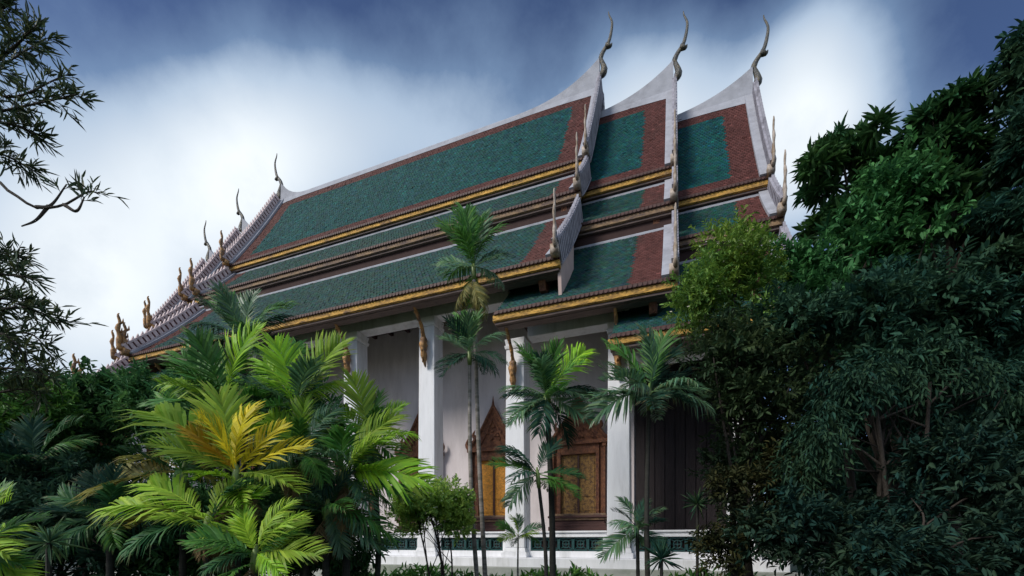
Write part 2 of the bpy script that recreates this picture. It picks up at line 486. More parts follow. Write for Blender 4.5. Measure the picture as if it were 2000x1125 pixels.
def tile_mesh(sec, dz, x0, x1, side, borders, size):
    """overlapping tiles in courses; borders = (x0 side, x1 side, top, bottom) widths of red tile"""
    (y0, z0), (y1, z1), sag = sec
    ln = math.hypot(y1 - y0, z1 - z0)
    rows = max(2, int(round(ln / size)))
    cols = max(2, int(round((x1 - x0) / size)))
    w = (x1 - x0) / cols
    V, C = [], []
    for j in range(rows):
        ta, tb_ = j / rows, min(1.0, (j + 1.12) / rows)
        n = cols + 1
        xs = x0 + (np.arange(n) - (0.5 if j % 2 else 0.0)) * w
        xa = np.clip(xs + 0.006, x0, x1); xb = np.clip(xs + w - 0.006, x0, x1)
        keep = xb - xa > 0.01
        xa, xb = xa[keep], xb[keep]
        n = len(xa)
        lift = 0.022 + RNG.random(n) * 0.016 + np.where(RNG.random(n) > 0.996, 0.03, 0.0)
        ya, za = sec_pt(sec, ta, 0.012)
        yb0, zb0 = sec_pt(sec, tb_, 0.0)
        yb1, zb1 = sec_pt(sec, tb_, 1.0)
        nyv, nzv = yb1 - yb0, zb1 - zb0
        yb, zb = yb0 + nyv * lift, zb0 + nzv * lift
        yc, zc = np.full(n, yb0), np.full(n, zb0 - 0.01)
        slip = (RNG.random(n) - 0.5) * 0.024 - np.where(RNG.random(n) > 0.996, 0.03, 0.0)
        vv = np.zeros((n, 6, 3))
        vv[:, 0] = np.stack([xa, np.full(n, ya), np.full(n, za)], 1)
        vv[:, 1] = np.stack([xb, np.full(n, ya), np.full(n, za)], 1)
        vv[:, 2] = np.stack([xb, yb, zb + slip], 1)
        vv[:, 3] = np.stack([xa, yb, zb + slip], 1)
        vv[:, 4] = np.stack([xb, yc, zc], 1)
        vv[:, 5] = np.stack([xa, yc, zc], 1)
        V.append(vv)
        xm = (xa + xb) / 2
        wob = (RNG.random(n) - 0.5) * 0.05
        s = (j + 0.5) / rows * ln
        red = ((xm - x0 + wob) < borders[0]) | ((x1 - xm + wob) < borders[1]) | (s < borders[2]) | ((ln - s) < borders[3])
        br = 0.84 + 0.32 * RNG.random(n)
        odd = RNG.random(n)
        br = np.where(odd > 0.975, br * 1.6, br)
        br = np.where(odd < 0.05, br * 0.65, br)
        hue = (RNG.random((n, 3)) - 0.5) * np.array([0.02, 0.03, 0.03])
        c = np.where(red[:, None], RED, (GREEN if sec is SECT[0] else GREEN_LOWER) + hue) * br[:, None]
        C.append(np.clip(c, 0.004, 1))
    V = np.concatenate(V); C = np.concatenate(C)
    V[:, :, 2] += dz + EYE
    if side > 0:
        V[:, :, 1] = 2 * YR - V[:, :, 1]
    n = len(V)
    base = np.arange(n)[:, None] * 6
    F = np.concatenate([base + np.array([[0, 3, 2, 1]]), base + np.array([[3, 5, 4, 2]])], 1).ravel()
    if side > 0:
        F = F.reshape(-1, 4)[:, ::-1].ravel()
    FC = np.repeat(C, 2, axis=0)
    return mesh_np('roof_tiles', V.reshape(-1, 3), F, 4, M_TILE, FC)


def curve_pts(pts, n=14):
    """Catmull-Rom through the points"""
    P = [Vector(p) for p in pts]
    P = [P[0] * 2 - P[1]] + P + [P[-1] * 2 - P[-2]]
    out = []
    segs = len(P) - 3
    for i in range(n + 1):
        u = i / n * segs
        k = min(int(u), segs - 1)
        t = u - k
        a, b, c, d = P[k:k + 4]
        out.append(0.5 * ((2 * b) + (c - a) * t + (2 * a - 5 * b + 4 * c - d) * t * t + (3 * b - a - 3 * c + d) * t ** 3))
    return out


def ridge_finial(parent, xe, s, z):
    """tall curved horn at the gable peak; s = +1 towards +X"""
    m = MB()
    pts = [(0.0, 0), (0.14, 0.38), (0.42, 0.78), (0.56, 1.30), (0.60, 1.80), (0.46, 2.22), (0.43, 2.42)]
    path = curve_pts([(xe + s * a * 0.9, YR, z + b * 0.84) for a, b in pts], 18)
    rad = [0.095 + 0.015 * math.sin(i) if i < 4 else 0.09 - 0.072 * (i - 4) / 14 for i in range(19)]
    m.tube(path, rad, 8, flat=(1.0, 0.8))
    bk = curve_pts([(xe + s * 0.27, YR, z + 0.58), (xe + s * 0.47, YR, z + 0.50), (xe + s * 0.54, YR, z + 0.60)], 6)
    m.tube(bk, [0.12, 0.12, 0.1, 0.085, 0.06, 0.04, 0.015], 6)
    m.tube(curve_pts([(xe + s * 0.06, YR, z - 0.75), (xe + s * 0.20, YR, z - 0.45), (xe + s * 0.06, YR, z + 0.05)], 6), [0.07, 0.13, 0.16, 0.15, 0.12, 0.1, 0.08], 7)
    return m.build('ridge_finial', M_FINIAL, parent, smooth=True)


def eave_finial(parent, xe, s, y, z, side, mat, flames=1, h=1.7):
    m = MB()
    d = -1 if side < 0 else 1
    for k in range(flames):
        hh = h * (1 - 0.2 * k)
        oy = d * (0.10 - 0.20 * k)
        pts = [(0.0, 0.0), (0.16, 0.2), (0.10, 0.55), (0.20, 0.95), (0.10, 1.3), (0.18, 1.62), (0.12, 1.72)]
        path = curve_pts([(xe + s * 0.05 + 0.02 * k, y + oy + d * a * 0.8, z + b * hh / 1.72) for a, b in pts], 14)
        rad = [(0.085 if mat is M_NAGA else 0.055) * (1 + 0.35 * math.sin(i * 1.9)) * (1 - (i / 14) ** 1.6) + 0.016 for i in range(15)]
        m.tube(path, rad, 6, flat=(0.8, 1.15))
        for q in (3, 6, 9) if flames > 1 else (4,):
            p = path[q]
            m.tube([p, p + Vector((0, -d * 0.12, 0.10)), p + Vector((0, -d * 0.13, 0.26))], [0.06, 0.045, 0.01], 5)
    m.box(xe - s * 0.10, xe + s * 0.12, y - 0.12, y + 0.12, z - 0.18, z + 0.08)
    return m.build('eave_finial', mat, parent, smooth=True)


def roof_tier(x0, x1, dz, ends, fin=1.25):
    """x0..x1 the tiled length; ends = subset of (-1, +1) that carry a gable"""
    slab = MB()
    prof_f = []
    for sec in SECT:
        for t in (0, 0.25, 0.5, 0.75, 1.0):
            prof_f.append(sec_pt(sec, t, -0.02))
    for side in (-1, 1):
        for sec in SECT:
            top = [sec_pt(sec, t, -0.01) for t in (0, 0.2, 0.4, 0.6, 0.8, 1.0)]
            bot = [sec_pt(sec, t, -0.16) for t in (1.0, 0.8, 0.6, 0.4, 0.2, 0)]
            poly = [(mir(y, side), z + dz + EYE) for y, z in top + bot]
            slab.prism(poly, 0, x0 + 0.02, x1 - 0.02)
        # closing boards between the sections, under the eaves
        for a, b in ((SECT[0], SECT[1]), (SECT[1], SECT[2])):
            ytop, ztop = b[0]
            slab.box(x0 + 0.03, x1 - 0.03, mir(ytop + 0.03, side), mir(ytop + 0.13, side), ztop + dz + EYE - 0.2, ztop + dz + EYE + 0.5)
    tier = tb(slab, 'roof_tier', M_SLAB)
    off = 0
    bl = 1.12 if -1 in ends else 0
    br = 1.12 if 1 in ends else 0
    for side in (-1, 1):
        for i, sec in enumerate(SECT):
            bt, bb = ((0.78, 0.62), (0.0, 0.12), (0.0, 0.16))[i]
            k = (1.0, 0.9, 1.0)[i]
            me = tile_mesh(sec, dz, x0, x1, side, (bl * k, br * k, bt, bb), 0.125 if side < 0 else 0.4)
            o = link('roof_tiles', me, tier)
            o['kind'] = 'stuff'
            # eave: scalloped tile ends, gilded moulding, stepped wooden battens
            (y1, z1) = sec[1]
            Z = z1 + dz + EYE
            d = -1 if side < 0 else 1
            Y = mir(y1, side)
            f = MB()
            f.box(x0 - 0.05, x1 + 0.05, Y - d * 0.16, Y + d * 0.02, Z - 0.07, Z + 0.0)
            ends_m = MB()
            nx = int((x1 - x0) / 0.125)
            for q in range(nx):
                xq = x0 + (q + 0.5) * (x1 - x0) / nx
                ends_m.prism([(xq - 0.052, Z + 0.02), (xq - 0.052, Z - 0.05), (xq, Z - 0.085), (xq + 0.052, Z - 0.05), (xq + 0.052, Z + 0.02)], 1, Y + d * 0.028, Y + d * 0.045)
            if side < 0:
                eo = ends_m.build('eave_tile_row', M_WOOD, tier)
                eo['kind'] = 'stuff'
            f.build('eave_board', M_WOOD, tier)
            gm = MB()
            gm.box(x0 - 0.10, x1 + 0.10, Y - d * 0.20, Y - d * 0.015, Z - 0.235, Z - 0.073)
            gm.box(x0 - 0.10, x1 + 0.10, Y - d * 0.22, Y - d * 0.045, Z - 0.255, Z - 0.238)
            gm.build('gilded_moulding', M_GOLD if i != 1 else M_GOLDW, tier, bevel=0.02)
            wm = MB()
            wm.box(x0 - 0.06, x1 + 0.06, Y - d * 0.34, Y - d * 0.085, Z - 0.325, Z - 0.258)
            wm.box(x0 - 0.03, x1 + 0.03, Y - d * 0.50, Y - d * 0.20, Z - 0.345, Z - 0.328)
            wm.build('eave_batten', M_WOODG, tier, bevel=0.015)
            if i > 0:
                yt, zt = sec_pt(sec, 0.0, 0.0)
                fl = MB()
                fl.box(x0 + 0.02, x1 - 0.02, mir(yt - 0.07, side), mir(yt + 0.08, side), zt + dz + EYE - 0.07, zt + dz + EYE + 0.035)
                fl.build('mortar_flashing', M_MORTAR, tier, bevel=0.02)
    # ridge with upswept fins
    Zr = 20.12 + dz + EYE
    rc = MB()
    n = 60
    top = []
    for i in range(n + 1):
        x = x0 + (x1 - x0) * i / n
        h = 0.16
        for s, xe in ((-1, x0), (1, x1)):
            if s in ends:
                t = max(0.0, 1 - abs(x - xe) / (4.6 if s > 0 else 2.2))
                h += (fin if s > 0 else 0.95) * t ** 3.0
        top.append((x, Zr + h))
    vs, fs = [], []
    for i, (x, z) in enumerate(top):
        w = min(1.0, (z - Zr - 0.2) / 0.9)
        e, q = 0.18 + 0.10 * w, 0.18 + 0.20 * w
        vs += [(x, YR - e, Zr - q), (x, YR - 0.10, Zr + 0.10), (x, YR - 0.07, z), (x, YR + 0.07, z), (x, YR + 0.10, Zr + 0.10), (x, YR + e, Zr - q)]
    for i in range(n):
        for k in range(5):
            a = i * 6 + k
            fs.append((a, a + 6, a + 7, a + 1))
    fs += [(0, 1, 2, 3, 4, 5), tuple(n * 6 + k for k in (5, 4, 3, 2, 1, 0))]
    rc.add(vs, fs)
    rc.build('ridge_cap', M_MORTAR, tier)
    for s in ends:
        xe = x0 if s < 0 else x1
        ridge_finial(tier, xe, s, Zr + (fin if s > 0 else 0.95) + 0.06)
        # gable panel, set back under the roof
        gp = MB()
        poly = [(YR, 20.0)]
        for sec in SECT:
            poly += [sec_pt(sec, 0.02, -0.17), sec_pt(sec, 0.98, -0.17)]
        half = [(y, z + dz + EYE) for y, z in poly]
        back = [(2 * YR - y, z) for y, z in half[:0:-1]]
        zb = 7.4 + dz + EYE
        half = [p for p in half]
        gp.prism(half + [(half[-1][0] + 0.3, zb), (2 * YR - half[-1][0] - 0.3, zb)] + back, 0, xe - s * 0.62, xe - s * 0.42)
        gp.build('gable_panel', M_CARVE, tier)
        gb = MB()
        for zc, hw in ((8.4, 6.4), (12.4, 4.1), (14.6, 2.7)):
            gb.box(xe - s * 0.42, xe - s * 0.26, YR - hw, YR + hw, zc + dz + EYE - 0.2, zc + dz + EYE + 0.2)
        gb.build('gable_moulding', M_GOLD, tier, bevel=0.03)
        for side in (-1, 1):
            for i, sec in enumerate(SECT):
                nb = (26, 9, 17)[i]
                b = MB(); st = MB(); cr = MB()
                K = 10
                lo, hi = (0.0, 1.0)
                ts = [lo + (hi - lo) * q / K for q in range(K + 1)]
                # white mortar strip on the tile edge
                poly = [sec_pt(sec, t, 0.11) for t in ts] + [sec_pt(sec, t, -0.02) for t in reversed(ts)]
                st.prism([(mir(y, side), z + dz + EYE) for y, z in poly], 0, xe - s * 0.29, xe)
                st.build('mortar_strip', M_MORTAR, tier)
                poly = [sec_pt(sec, t, 0.38) for t in ts] + [sec_pt(sec, t, -0.18) for t in reversed(ts)]
                b.prism([(mir(y, side), z + dz + EYE) for y, z in poly], 0, xe + s * 0.002, xe + s * 0.09)
                b.build('barge_board', M_MAROON, tier)
                for (o0, o1, w0, w1) in ((0.38, 0.45, -0.05, 0.13), (0.112, 0.16, -0.03, 0.0), (-0.22, -0.18, 0.0, 0.15)):
                    poly = [sec_pt(sec, t, o1) for t in ts] + [sec_pt(sec, t, o0 + 0.002) for t in reversed(ts)]
                    cr.prism([(mir(y, side), z + dz + EYE) for y, z in poly], 0, xe + s * w0, xe + s * w1)
                for q in range(nb):
                    ta = (q + 0.12) / nb; tb2 = (q + 0.78) / nb
                    for (w0, w1) in ((-0.045, 0.0), (0.092, 0.14)):
                        poly = [sec_pt(sec, ta, 0.38), sec_pt(sec, tb2, 0.38), sec_pt(sec, tb2, 0.16 if w0 < 0 else -0.17), sec_pt(sec, ta, 0.16 if w0 < 0 else -0.17)]
                        cr.prism([(mir(y, side), z + dz + EYE) for y, z in poly], 0, xe + s * w0, xe + s * w1)
                    tip = (q + 0.05) / nb
                    poly = [sec_pt(sec, ta, 0.452), sec_pt(sec, tb2, 0.452), sec_pt(sec, max(0.0, tip - 0.1 / nb), 0.55)]
                    cr.prism([(mir(y, side), z + dz + EYE) for y, z in poly], 0, xe + s * 0.02, xe + s * 0.09)
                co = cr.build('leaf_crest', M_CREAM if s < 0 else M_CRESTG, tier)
                y1, z1 = sec_pt(sec, 1.0, 0.2)
                big = s < 0
                eave_finial(tier, xe, s, mir(y1, side), z1 + dz + EYE, side, M_NAGA if big else M_SPIKE, 2 if (big and i == 2) else 1, 1.5)
    return tier


X1L, X1R = -21.75, -3.08
XC = (X1L + X1R) / 2
roof_tier(X1L, X1R, 0.0, (-1, 1))
roof_tier(-4.9, 0.0, -1.22, (1,), 1.2)
roof_tier(-24.9, -19.9, -1.22, (-1,))
roof_tier(-1.55, 2.95, -2.45, (1,), 1.05)
roof_tier(-27.8, -23.3, -2.45, (-1,))
# pink plaster cheeks that close the stepped ends
for s, xe in ((1, X1R), (-1, X1L)):
    for side in (-1, 1):
        m = MB()
        pts = [sec_pt(SECT[2], t, -0.225) for t in (0.45, 0.7, 1.0)]
        y1, z1 = pts[-1]
        poly = pts + [(y1 + 0.15, z1 - 1.05)] + [(pts[0][0], pts[0][1] - 1.3)]
        m.prism([(mir(y, side), z + EYE) for y, z in poly], 0, xe + s * 0.005, xe + s * 0.10)
        tb(m, 'plaster_cheek', M_PINK)

# columns, beams, brackets
SP = 3.2
COLX = [-1.5 - SP * k for k in range(0, 8)]       # D, C, B, A and on to the left
COLX += [1.72]
COLY = 13.0
CW = 0.66


def top_for(x):
    if x > -1.8:
        return 6.45 if x < 0 else 5.2
    if x > -5.0:
        return 6.45
    if x < -23.5:
        return 6.45
    return 7.7


col_mesh = {}
PL = EYE - 0.46            # plinth floor level
for row, ysgn in ((COLY, -1), (2 * YR - COLY, 1)):
    yc = row + CW / 2 if ysgn < 0 else row - CW / 2
    for x in COLX:
        t = top_for(x)
        key = round(t, 2)
        if key not in col_mesh:
            m = MB()
            H = t + EYE - PL
            m.frustum(0, 0, 0, 0.16, CW / 2 + 0.10, CW / 2 + 0.10)
            m.frustum(0, 0, 0.163, 0.30, CW / 2 + 0.06, CW / 2 + 0.02)
            m.frustum(0, 0, 0.303, H - 0.32, CW / 2, CW / 2 - 0.035)
            m.frustum(0, 0, H - 0.318, H - 0.2, CW / 2 - 0.01, CW / 2 + 0.02)
            m.frustum(0, 0, H - 0.198, H, CW / 2 - 0.03, CW / 2 + 0.01)
            col_mesh[key] = m.mesh('column', M_WHITE)
        o = link('column', col_mesh[key], T, TI + Vector((x, yc, PL)))
        b = o.modifiers.new('bevel', 'BEVEL'); b.width = 0.02; b.segments = 2; b.limit_method = 'ANGLE'
    d = -1 if ysgn < 0 else 1
    for xa, xb, zb in ((-23.4, -4.95, 7.7), (-4.30, -1.2, 6.45), (-1.15, 2.3, 5.2)):
        m = MB()
        m.box(xa, xb, yc - 0.24, yc + 0.24, zb + EYE + 0.003, zb + EYE + 0.42)
        tb(m, 'beam', M_WHITE, bevel=0.015)
        m = MB()
        m.box(xa + 0.02, xb - 0.02, yc - 0.17, yc + 0.17, zb + EYE + 0.423, zb + EYE + 0.98)
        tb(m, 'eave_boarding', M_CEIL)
    # corridor ceiling
    for xa, xb, zb in ((-23.4, -4.9, 8.72), (-4.85, -1.2, 7.48), (-1.15, 2.3, 6.22)):
        m = MB()
        ya, yb = (11.9, 15.4) if d < 0 else (2 * YR - 15.4, 2 * YR - 11.9)
        m.box(xa, xb, yc - 0.2, ya if d > 0 else yb, zb + EYE - 0.03, zb + EYE)
        nb = int((xb - xa) / 0.8)
        for q in range(nb):
            xq = xa + (q + 0.5) * (xb - xa) / nb
            m.box(xq - 0.06, xq + 0.06, yc + 0.26 if d < 0 else yc - 0.26, yb if d < 0 else ya, zb + EYE - 0.16, zb + EYE - 0.033)
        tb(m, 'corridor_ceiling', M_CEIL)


def bracket_mesh():
    m = MB()
    pts = [(-0.02, -1.75), (-0.10, -1.45), (-0.15, -1.05), (-0.12, -0.75), (-0.30, -0.42), (-0.62, -0.12), (-0.78, 0.12)]
    path = curve_pts([(0, a, b) for a, b in pts], 20)
    rad = [0.02 + 0.085 * math.sin(min(1, i / 7) * math.pi / 2) * (1.6 if i < 10 else 0.62) * (1 + 0.22 * math.sin(i * 2.1)) for i in range(21)]
    m.tube(path, rad, 7, flat=(0.75, 1.0))
    for i in range(2, 12):
        p = path[i]
        m.tube([p, p + Vector((0, -0.10, -0.03)), p + Vector((0, -0.16, 0.05))], [0.05, 0.04, 0.008], 5)
    for i in range(13, 19, 2):
        p = path[i]
        m.tube([p, p + Vector((0, -0.03, -0.10)), p + Vector((0, -0.09, -0.14))], [0.04, 0.03, 0.006], 5)
    return m.mesh('eave_bracket', M_NAGA, True)


bm_ = bracket_mesh()
for x in COLX:
    link('eave_bracket', bm_, T, TI + Vector((x, COLY - 0.02, top_for(x) + EYE)))

# main wall (an open rectangle of four walls)
WY = 15.36
WX0, WX1 = -23.1, -1.25
for k, (xa, xb, ya, yb) in enumerate(((WX0, WX1, WY, WY + 0.5), (WX0, WX1, 2 * YR - WY - 0.5, 2 * YR - WY), (WX1 - 0.5, WX1, WY + 0.502, 2 * YR - WY - 0.502), (WX0, WX0 + 0.5, WY + 0.502, 2 * YR - WY - 0.502))):
    m = MB()
    m.box(xa, xb, ya, yb, PL + 0.002, (8.69 if k < 3 else 7.0) + EYE if k != 0 else 7.4 + EYE)
    if k == 0:
        m.box(xa, -4.9, ya, yb, 7.402 + EYE, 8.69 + EYE)
    tb(m, 'wall', M_WALL)
bs = MB()
bs.box(WX0, WX1, WY - 0.14, WY - 0.002, PL + 0.002, PL + 0.5)
bs.box(WX0, WX1, WY - 0.09, WY - 0.002, PL + 0.502, PL + 0.62)
tb(bs, 'wall_base_moulding', M_WHITE, bevel=0.02)
# added dark screen; stands in for the shade inside the open porch
scr = MB()
scr.box(-1.2, 2.6, WY + 0.06, WY + 0.12, PL + 0.002, 6.15 + EYE)
screen = tb(scr, 'porch_shade_screen', M_PORCHSHADE)
for q in range(12):
    m = MB()
    xq = -1.2 + q * 0.316
    m.box(xq, xq + 0.29, WY + 0.015, WY + 0.058, PL + 0.01, 6.1 + EYE)
    m.build('shade_plank', M_PORCHSHADE, screen)

# windows
WIN = [-3.13 - SP * k for k in range(0, 6)]
OPEN_W, FR_W = 0.62, 1.0
wz = lambda v: EYE + v


def window(x, gold):
    w = MB()
    y = WY
    # frame: reveal, jambs and lintel in stepped mouldings
    for s in (-1, 1):
        w.box(x + s * 0.62, x + s * 0.74, y - 0.20, y - 0.003, wz(1.02), wz(3.42))
        w.box(x + s * 0.743, x + s * 0.86, y - 0.13, y - 0.003, wz(1.02), wz(3.42))
        w.box(x + s * 0.863, x + s * 0.95, y - 0.24, y - 0.003, wz(1.02), wz(3.30))
        w.box(x + s * 0.84, x + s * 0.98, y - 0.27, y - 0.003, wz(3.303), wz(3.42))
    w.box(x - 0.62, x + 0.62, y - 0.20, y - 0.003, wz(3.10), wz(3.419))
    w.box(x - 1.04, x + 1.04, y - 0.30, y - 0.003, wz(3.424), wz(3.56))
    fr = tb(w, 'window', M_CARVE, bevel=0.012)
    # stepped sill
    sl = MB()
    for (hw, dep, z0, z1, mi) in ((1.02, 0.40, 0.42, 0.56, 0), (0.98, 0.34, 0.563, 0.66, 0), (0.93, 0.26, 0.663, 0.78, 0), (0.99, 0.32, 0.783, 0.86, 1), (1.04, 0.38, 0.863, 0.94, 0), (0.98, 0.30, 0.943, 1.015, 1)):
        sl.box(x - hw, x + hw, y - dep, y - 0.003, wz(z0), wz(z1), mi)
    sl.build('sill', [M_WOOD, M_GOLDW], fr, bevel=0.012)
    # two shutters with panels
    for s in (-1, 1):
        sh = MB()
        sh.box(x + s * 0.008, x + s * 0.612, y - 0.075, y - 0.01, wz(1.02), wz(3.095))
        so = sh.build('shutter', gold, fr)
        pn = MB()
        pn.box(x + s * 0.06, x + s * 0.56, y - 0.092, y - 0.078, wz(1.12), wz(1.55))
        pn.box(x + s * 0.06, x + s * 0.56, y - 0.092, y - 0.078, wz(1.62), wz(2.98))
        pn.build('shutter_panel', gold, so) if False else pn.build('shutter_panel', gold, fr, bevel=0.008)
    bar = MB()
    bar.box(x - 0.03, x + 0.03, y - 0.125, y - 0.096, wz(1.03), wz(3.09))
    bar.build('shutter_bead', M_WOOD, fr)
    # steep pediment with flame edge and spire
    pd = MB()
    poly = [(x - 0.98, wz(3.563)), (x + 0.98, wz(3.563)), (x + 0.80, wz(3.80)), (x + 0.46, wz(4.25)), (x + 0.20, wz(4.72)), (x, wz(5.1)), (x - 0.20, wz(4.72)), (x - 0.46, wz(4.25)), (x - 0.80, wz(3.80))]
    pd.prism(poly, 1, y - 0.20, y - 0.003)
    edge = [(-0.98, 3.60), (-0.80, 3.84), (-0.46, 4.29), (-0.20, 4.76), (0, 5.12)]
    inner = [(-0.62, 3.60), (-0.46, 3.80), (-0.26, 4.12), (-0.1, 4.45), (0, 4.62)]
    for pts, rr, yy in ((edge, 0.06, y - 0.22), (inner, 0.045, y - 0.21)):
        for s in (-1, 1):
            path = curve_pts([(x + s * a, yy, wz(b)) for a, b in pts], 14)
            pd.tube(path, rr, 6)
            for i in range(0, 14):
                p = path[i]
                pd.tube([p, p + Vector((s * -0.02 - s * 0.03, 0, 0.05)) * 1.0 + Vector((-s * -0.05, 0, 0.03)), p + Vector((s * 0.03 * -1, 0, 0.15))] if False else
                        [p, p + Vector((s * 0.05, -0.01, 0.05)), p + Vector((s * 0.035, -0.01, 0.15))], [0.04, 0.032, 0.006], 4)
    for s in (-1, 1):
        for (bx, bz, hh) in ((1.0, 3.58, 0.42), (0.72, 3.97, 0.3)):
            pd.tube(curve_pts([(x + s * bx, y - 0.2, wz(bz)), (x + s * (bx + 0.1), y - 0.2, wz(bz + hh * 0.4)), (x + s * (bx + 0.02), y - 0.2, wz(bz + hh))], 6), [0.08, 0.09, 0.08, 0.065, 0.05, 0.03, 0.01], 6)
    pd.tube([(x, y - 0.2, wz(5.05)), (x, y - 0.2, wz(5.2)), (x, y - 0.2, wz(5.27)), (x, y - 0.2, wz(5.5))], [0.07, 0.05, 0.04, 0.008], 7)
    for q in range(18):      # carved relief bosses
        a = random.uniform(-0.55, 0.55); b = random.uniform(3.64, 4.45)
        if abs(a) < 0.62 - (b - 3.6) * 0.62:
            pd.tube([(x + a, y - 0.2, wz(b)), (x + a, y - 0.25, wz(b)), (x + a, y - 0.262, wz(b))], [0.07, 0.05, 0.01], 6)
    pd.build('pediment', M_CARVE, fr)
    return fr


for k, x in enumerate(WIN):
    window(x, (M_SHUTD, M_SHUT, M_SHUTD, M_SHUTD, M_SHUTD, M_SHUTD)[k])

# plinth and steps
pl = MB()
pl.box(-27.2, 2.75, 12.72, 2 * YR - 12.72, 0.0, PL)
tb(pl, 'plinth', M_WHITE, bevel=0.02)
for k, (yo, zt) in enumerate(((12.40, PL - 0.28), (12.02, PL - 0.56), (11.66, PL - 0.84))):
    m = MB()
    m.box(-27.2 - 0.3 * (k + 1), 2.75 + 0.3 * (k + 1), yo, 12.70 - 0.002 if k == 0 else (12.40, 12.02)[k - 1] - 0.002, -0.2, zt)
    tb(m, 'plinth_step', M_STEP, bevel=0.02)
# balustrade between the columns: rail, base and pierced green glazed blocks
pieces = MB()
pieces.box(-0.19, 0.19, -0.04, 0.04, -0.17, -0.13)
pieces.box(-0.19, 0.19, -0.04, 0.04, 0.13, 0.17)
for s in (-1, 1):
    pieces.box(s * 0.19 - 0.02, s * 0.19 + 0.02, -0.041, 0.041, -0.128, 0.128)
for a, b in ((0, 0), ):
    n = 8
    for ring in (0.10,):
        pts = [(ring * math.cos(2 * math.pi * i / 12), 0, ring * math.sin(2 * math.pi * i / 12)) for i in range(13)]
        pieces.tube(pts, 0.02, 4)
for (sx, sz) in ((1, 1), (-1, 1), (1, -1), (-1, -1)):
    pieces.tube([(sx * 0.07, 0, sz * 0.07), (sx * 0.17, 0, sz * 0.125)], 0.018, 4)
pieces.tube([(-0.1, 0, 0), (0.1, 0, 0)], 0.016, 4)
pieces.tube([(0, 0, -0.1), (0, 0, 0.1)], 0.016, 4)
blk = pieces.mesh('glazed_block', M_GLAZE)
xs_sorted = sorted(COLX)
for a, b in zip(xs_sorted[:-1], xs_sorted[1:]):
    xa, xb = a + CW / 2 + 0.12, b - CW / 2 - 0.12
    m = MB()
    yb0, yb1 = COLY + 0.18, COLY + 0.44
    m.box(xa - 0.1, xb + 0.1, yb0, yb1, PL + 0.002, PL + 0.20)
    m.box(xa - 0.1, xb + 0.1, yb0 - 0.05, yb1 + 0.05, EYE + 0.17, EYE + 0.24)
    m.box(xa - 0.1, xb + 0.1, yb0 - 0.02, yb1 + 0.02, EYE + 0.243, EYE + 0.30)
    m.box(xa - 0.1, xb + 0.1, yb0 - 0.07, yb1 + 0.07, EYE + 0.303, EYE + 0.36)
    for xe0, xe1 in ((xa - 0.1, xa + 0.02), (xb - 0.02, xb + 0.1)):
        m.box(xe0, xe1, yb0, yb1, PL + 0.203, EYE + 0.168)
    bal = tb(m, 'balustrade', M_WHITE, bevel=0.012)
    back = MB()
    back.box(xa + 0.022, xb - 0.022, yb1 - 0.12, yb1 - 0.06, PL + 0.203, EYE + 0.168)
    back.build('panel_back', M_CEIL, bal)
    nb = max(1, int((xb - xa - 0.05) / 0.42))
    w = (xb - xa - 0.05) / nb
    for q in range(nb):
        o = link('glazed_block', blk, bal, Vector((xa + 0.025 + (q + 0.5) * w, yb0 + 0.06, (PL + 0.20 + EYE + 0.17) / 2)))
        o.scale = (w / 0.42, 1, 0.41 / 0.34)


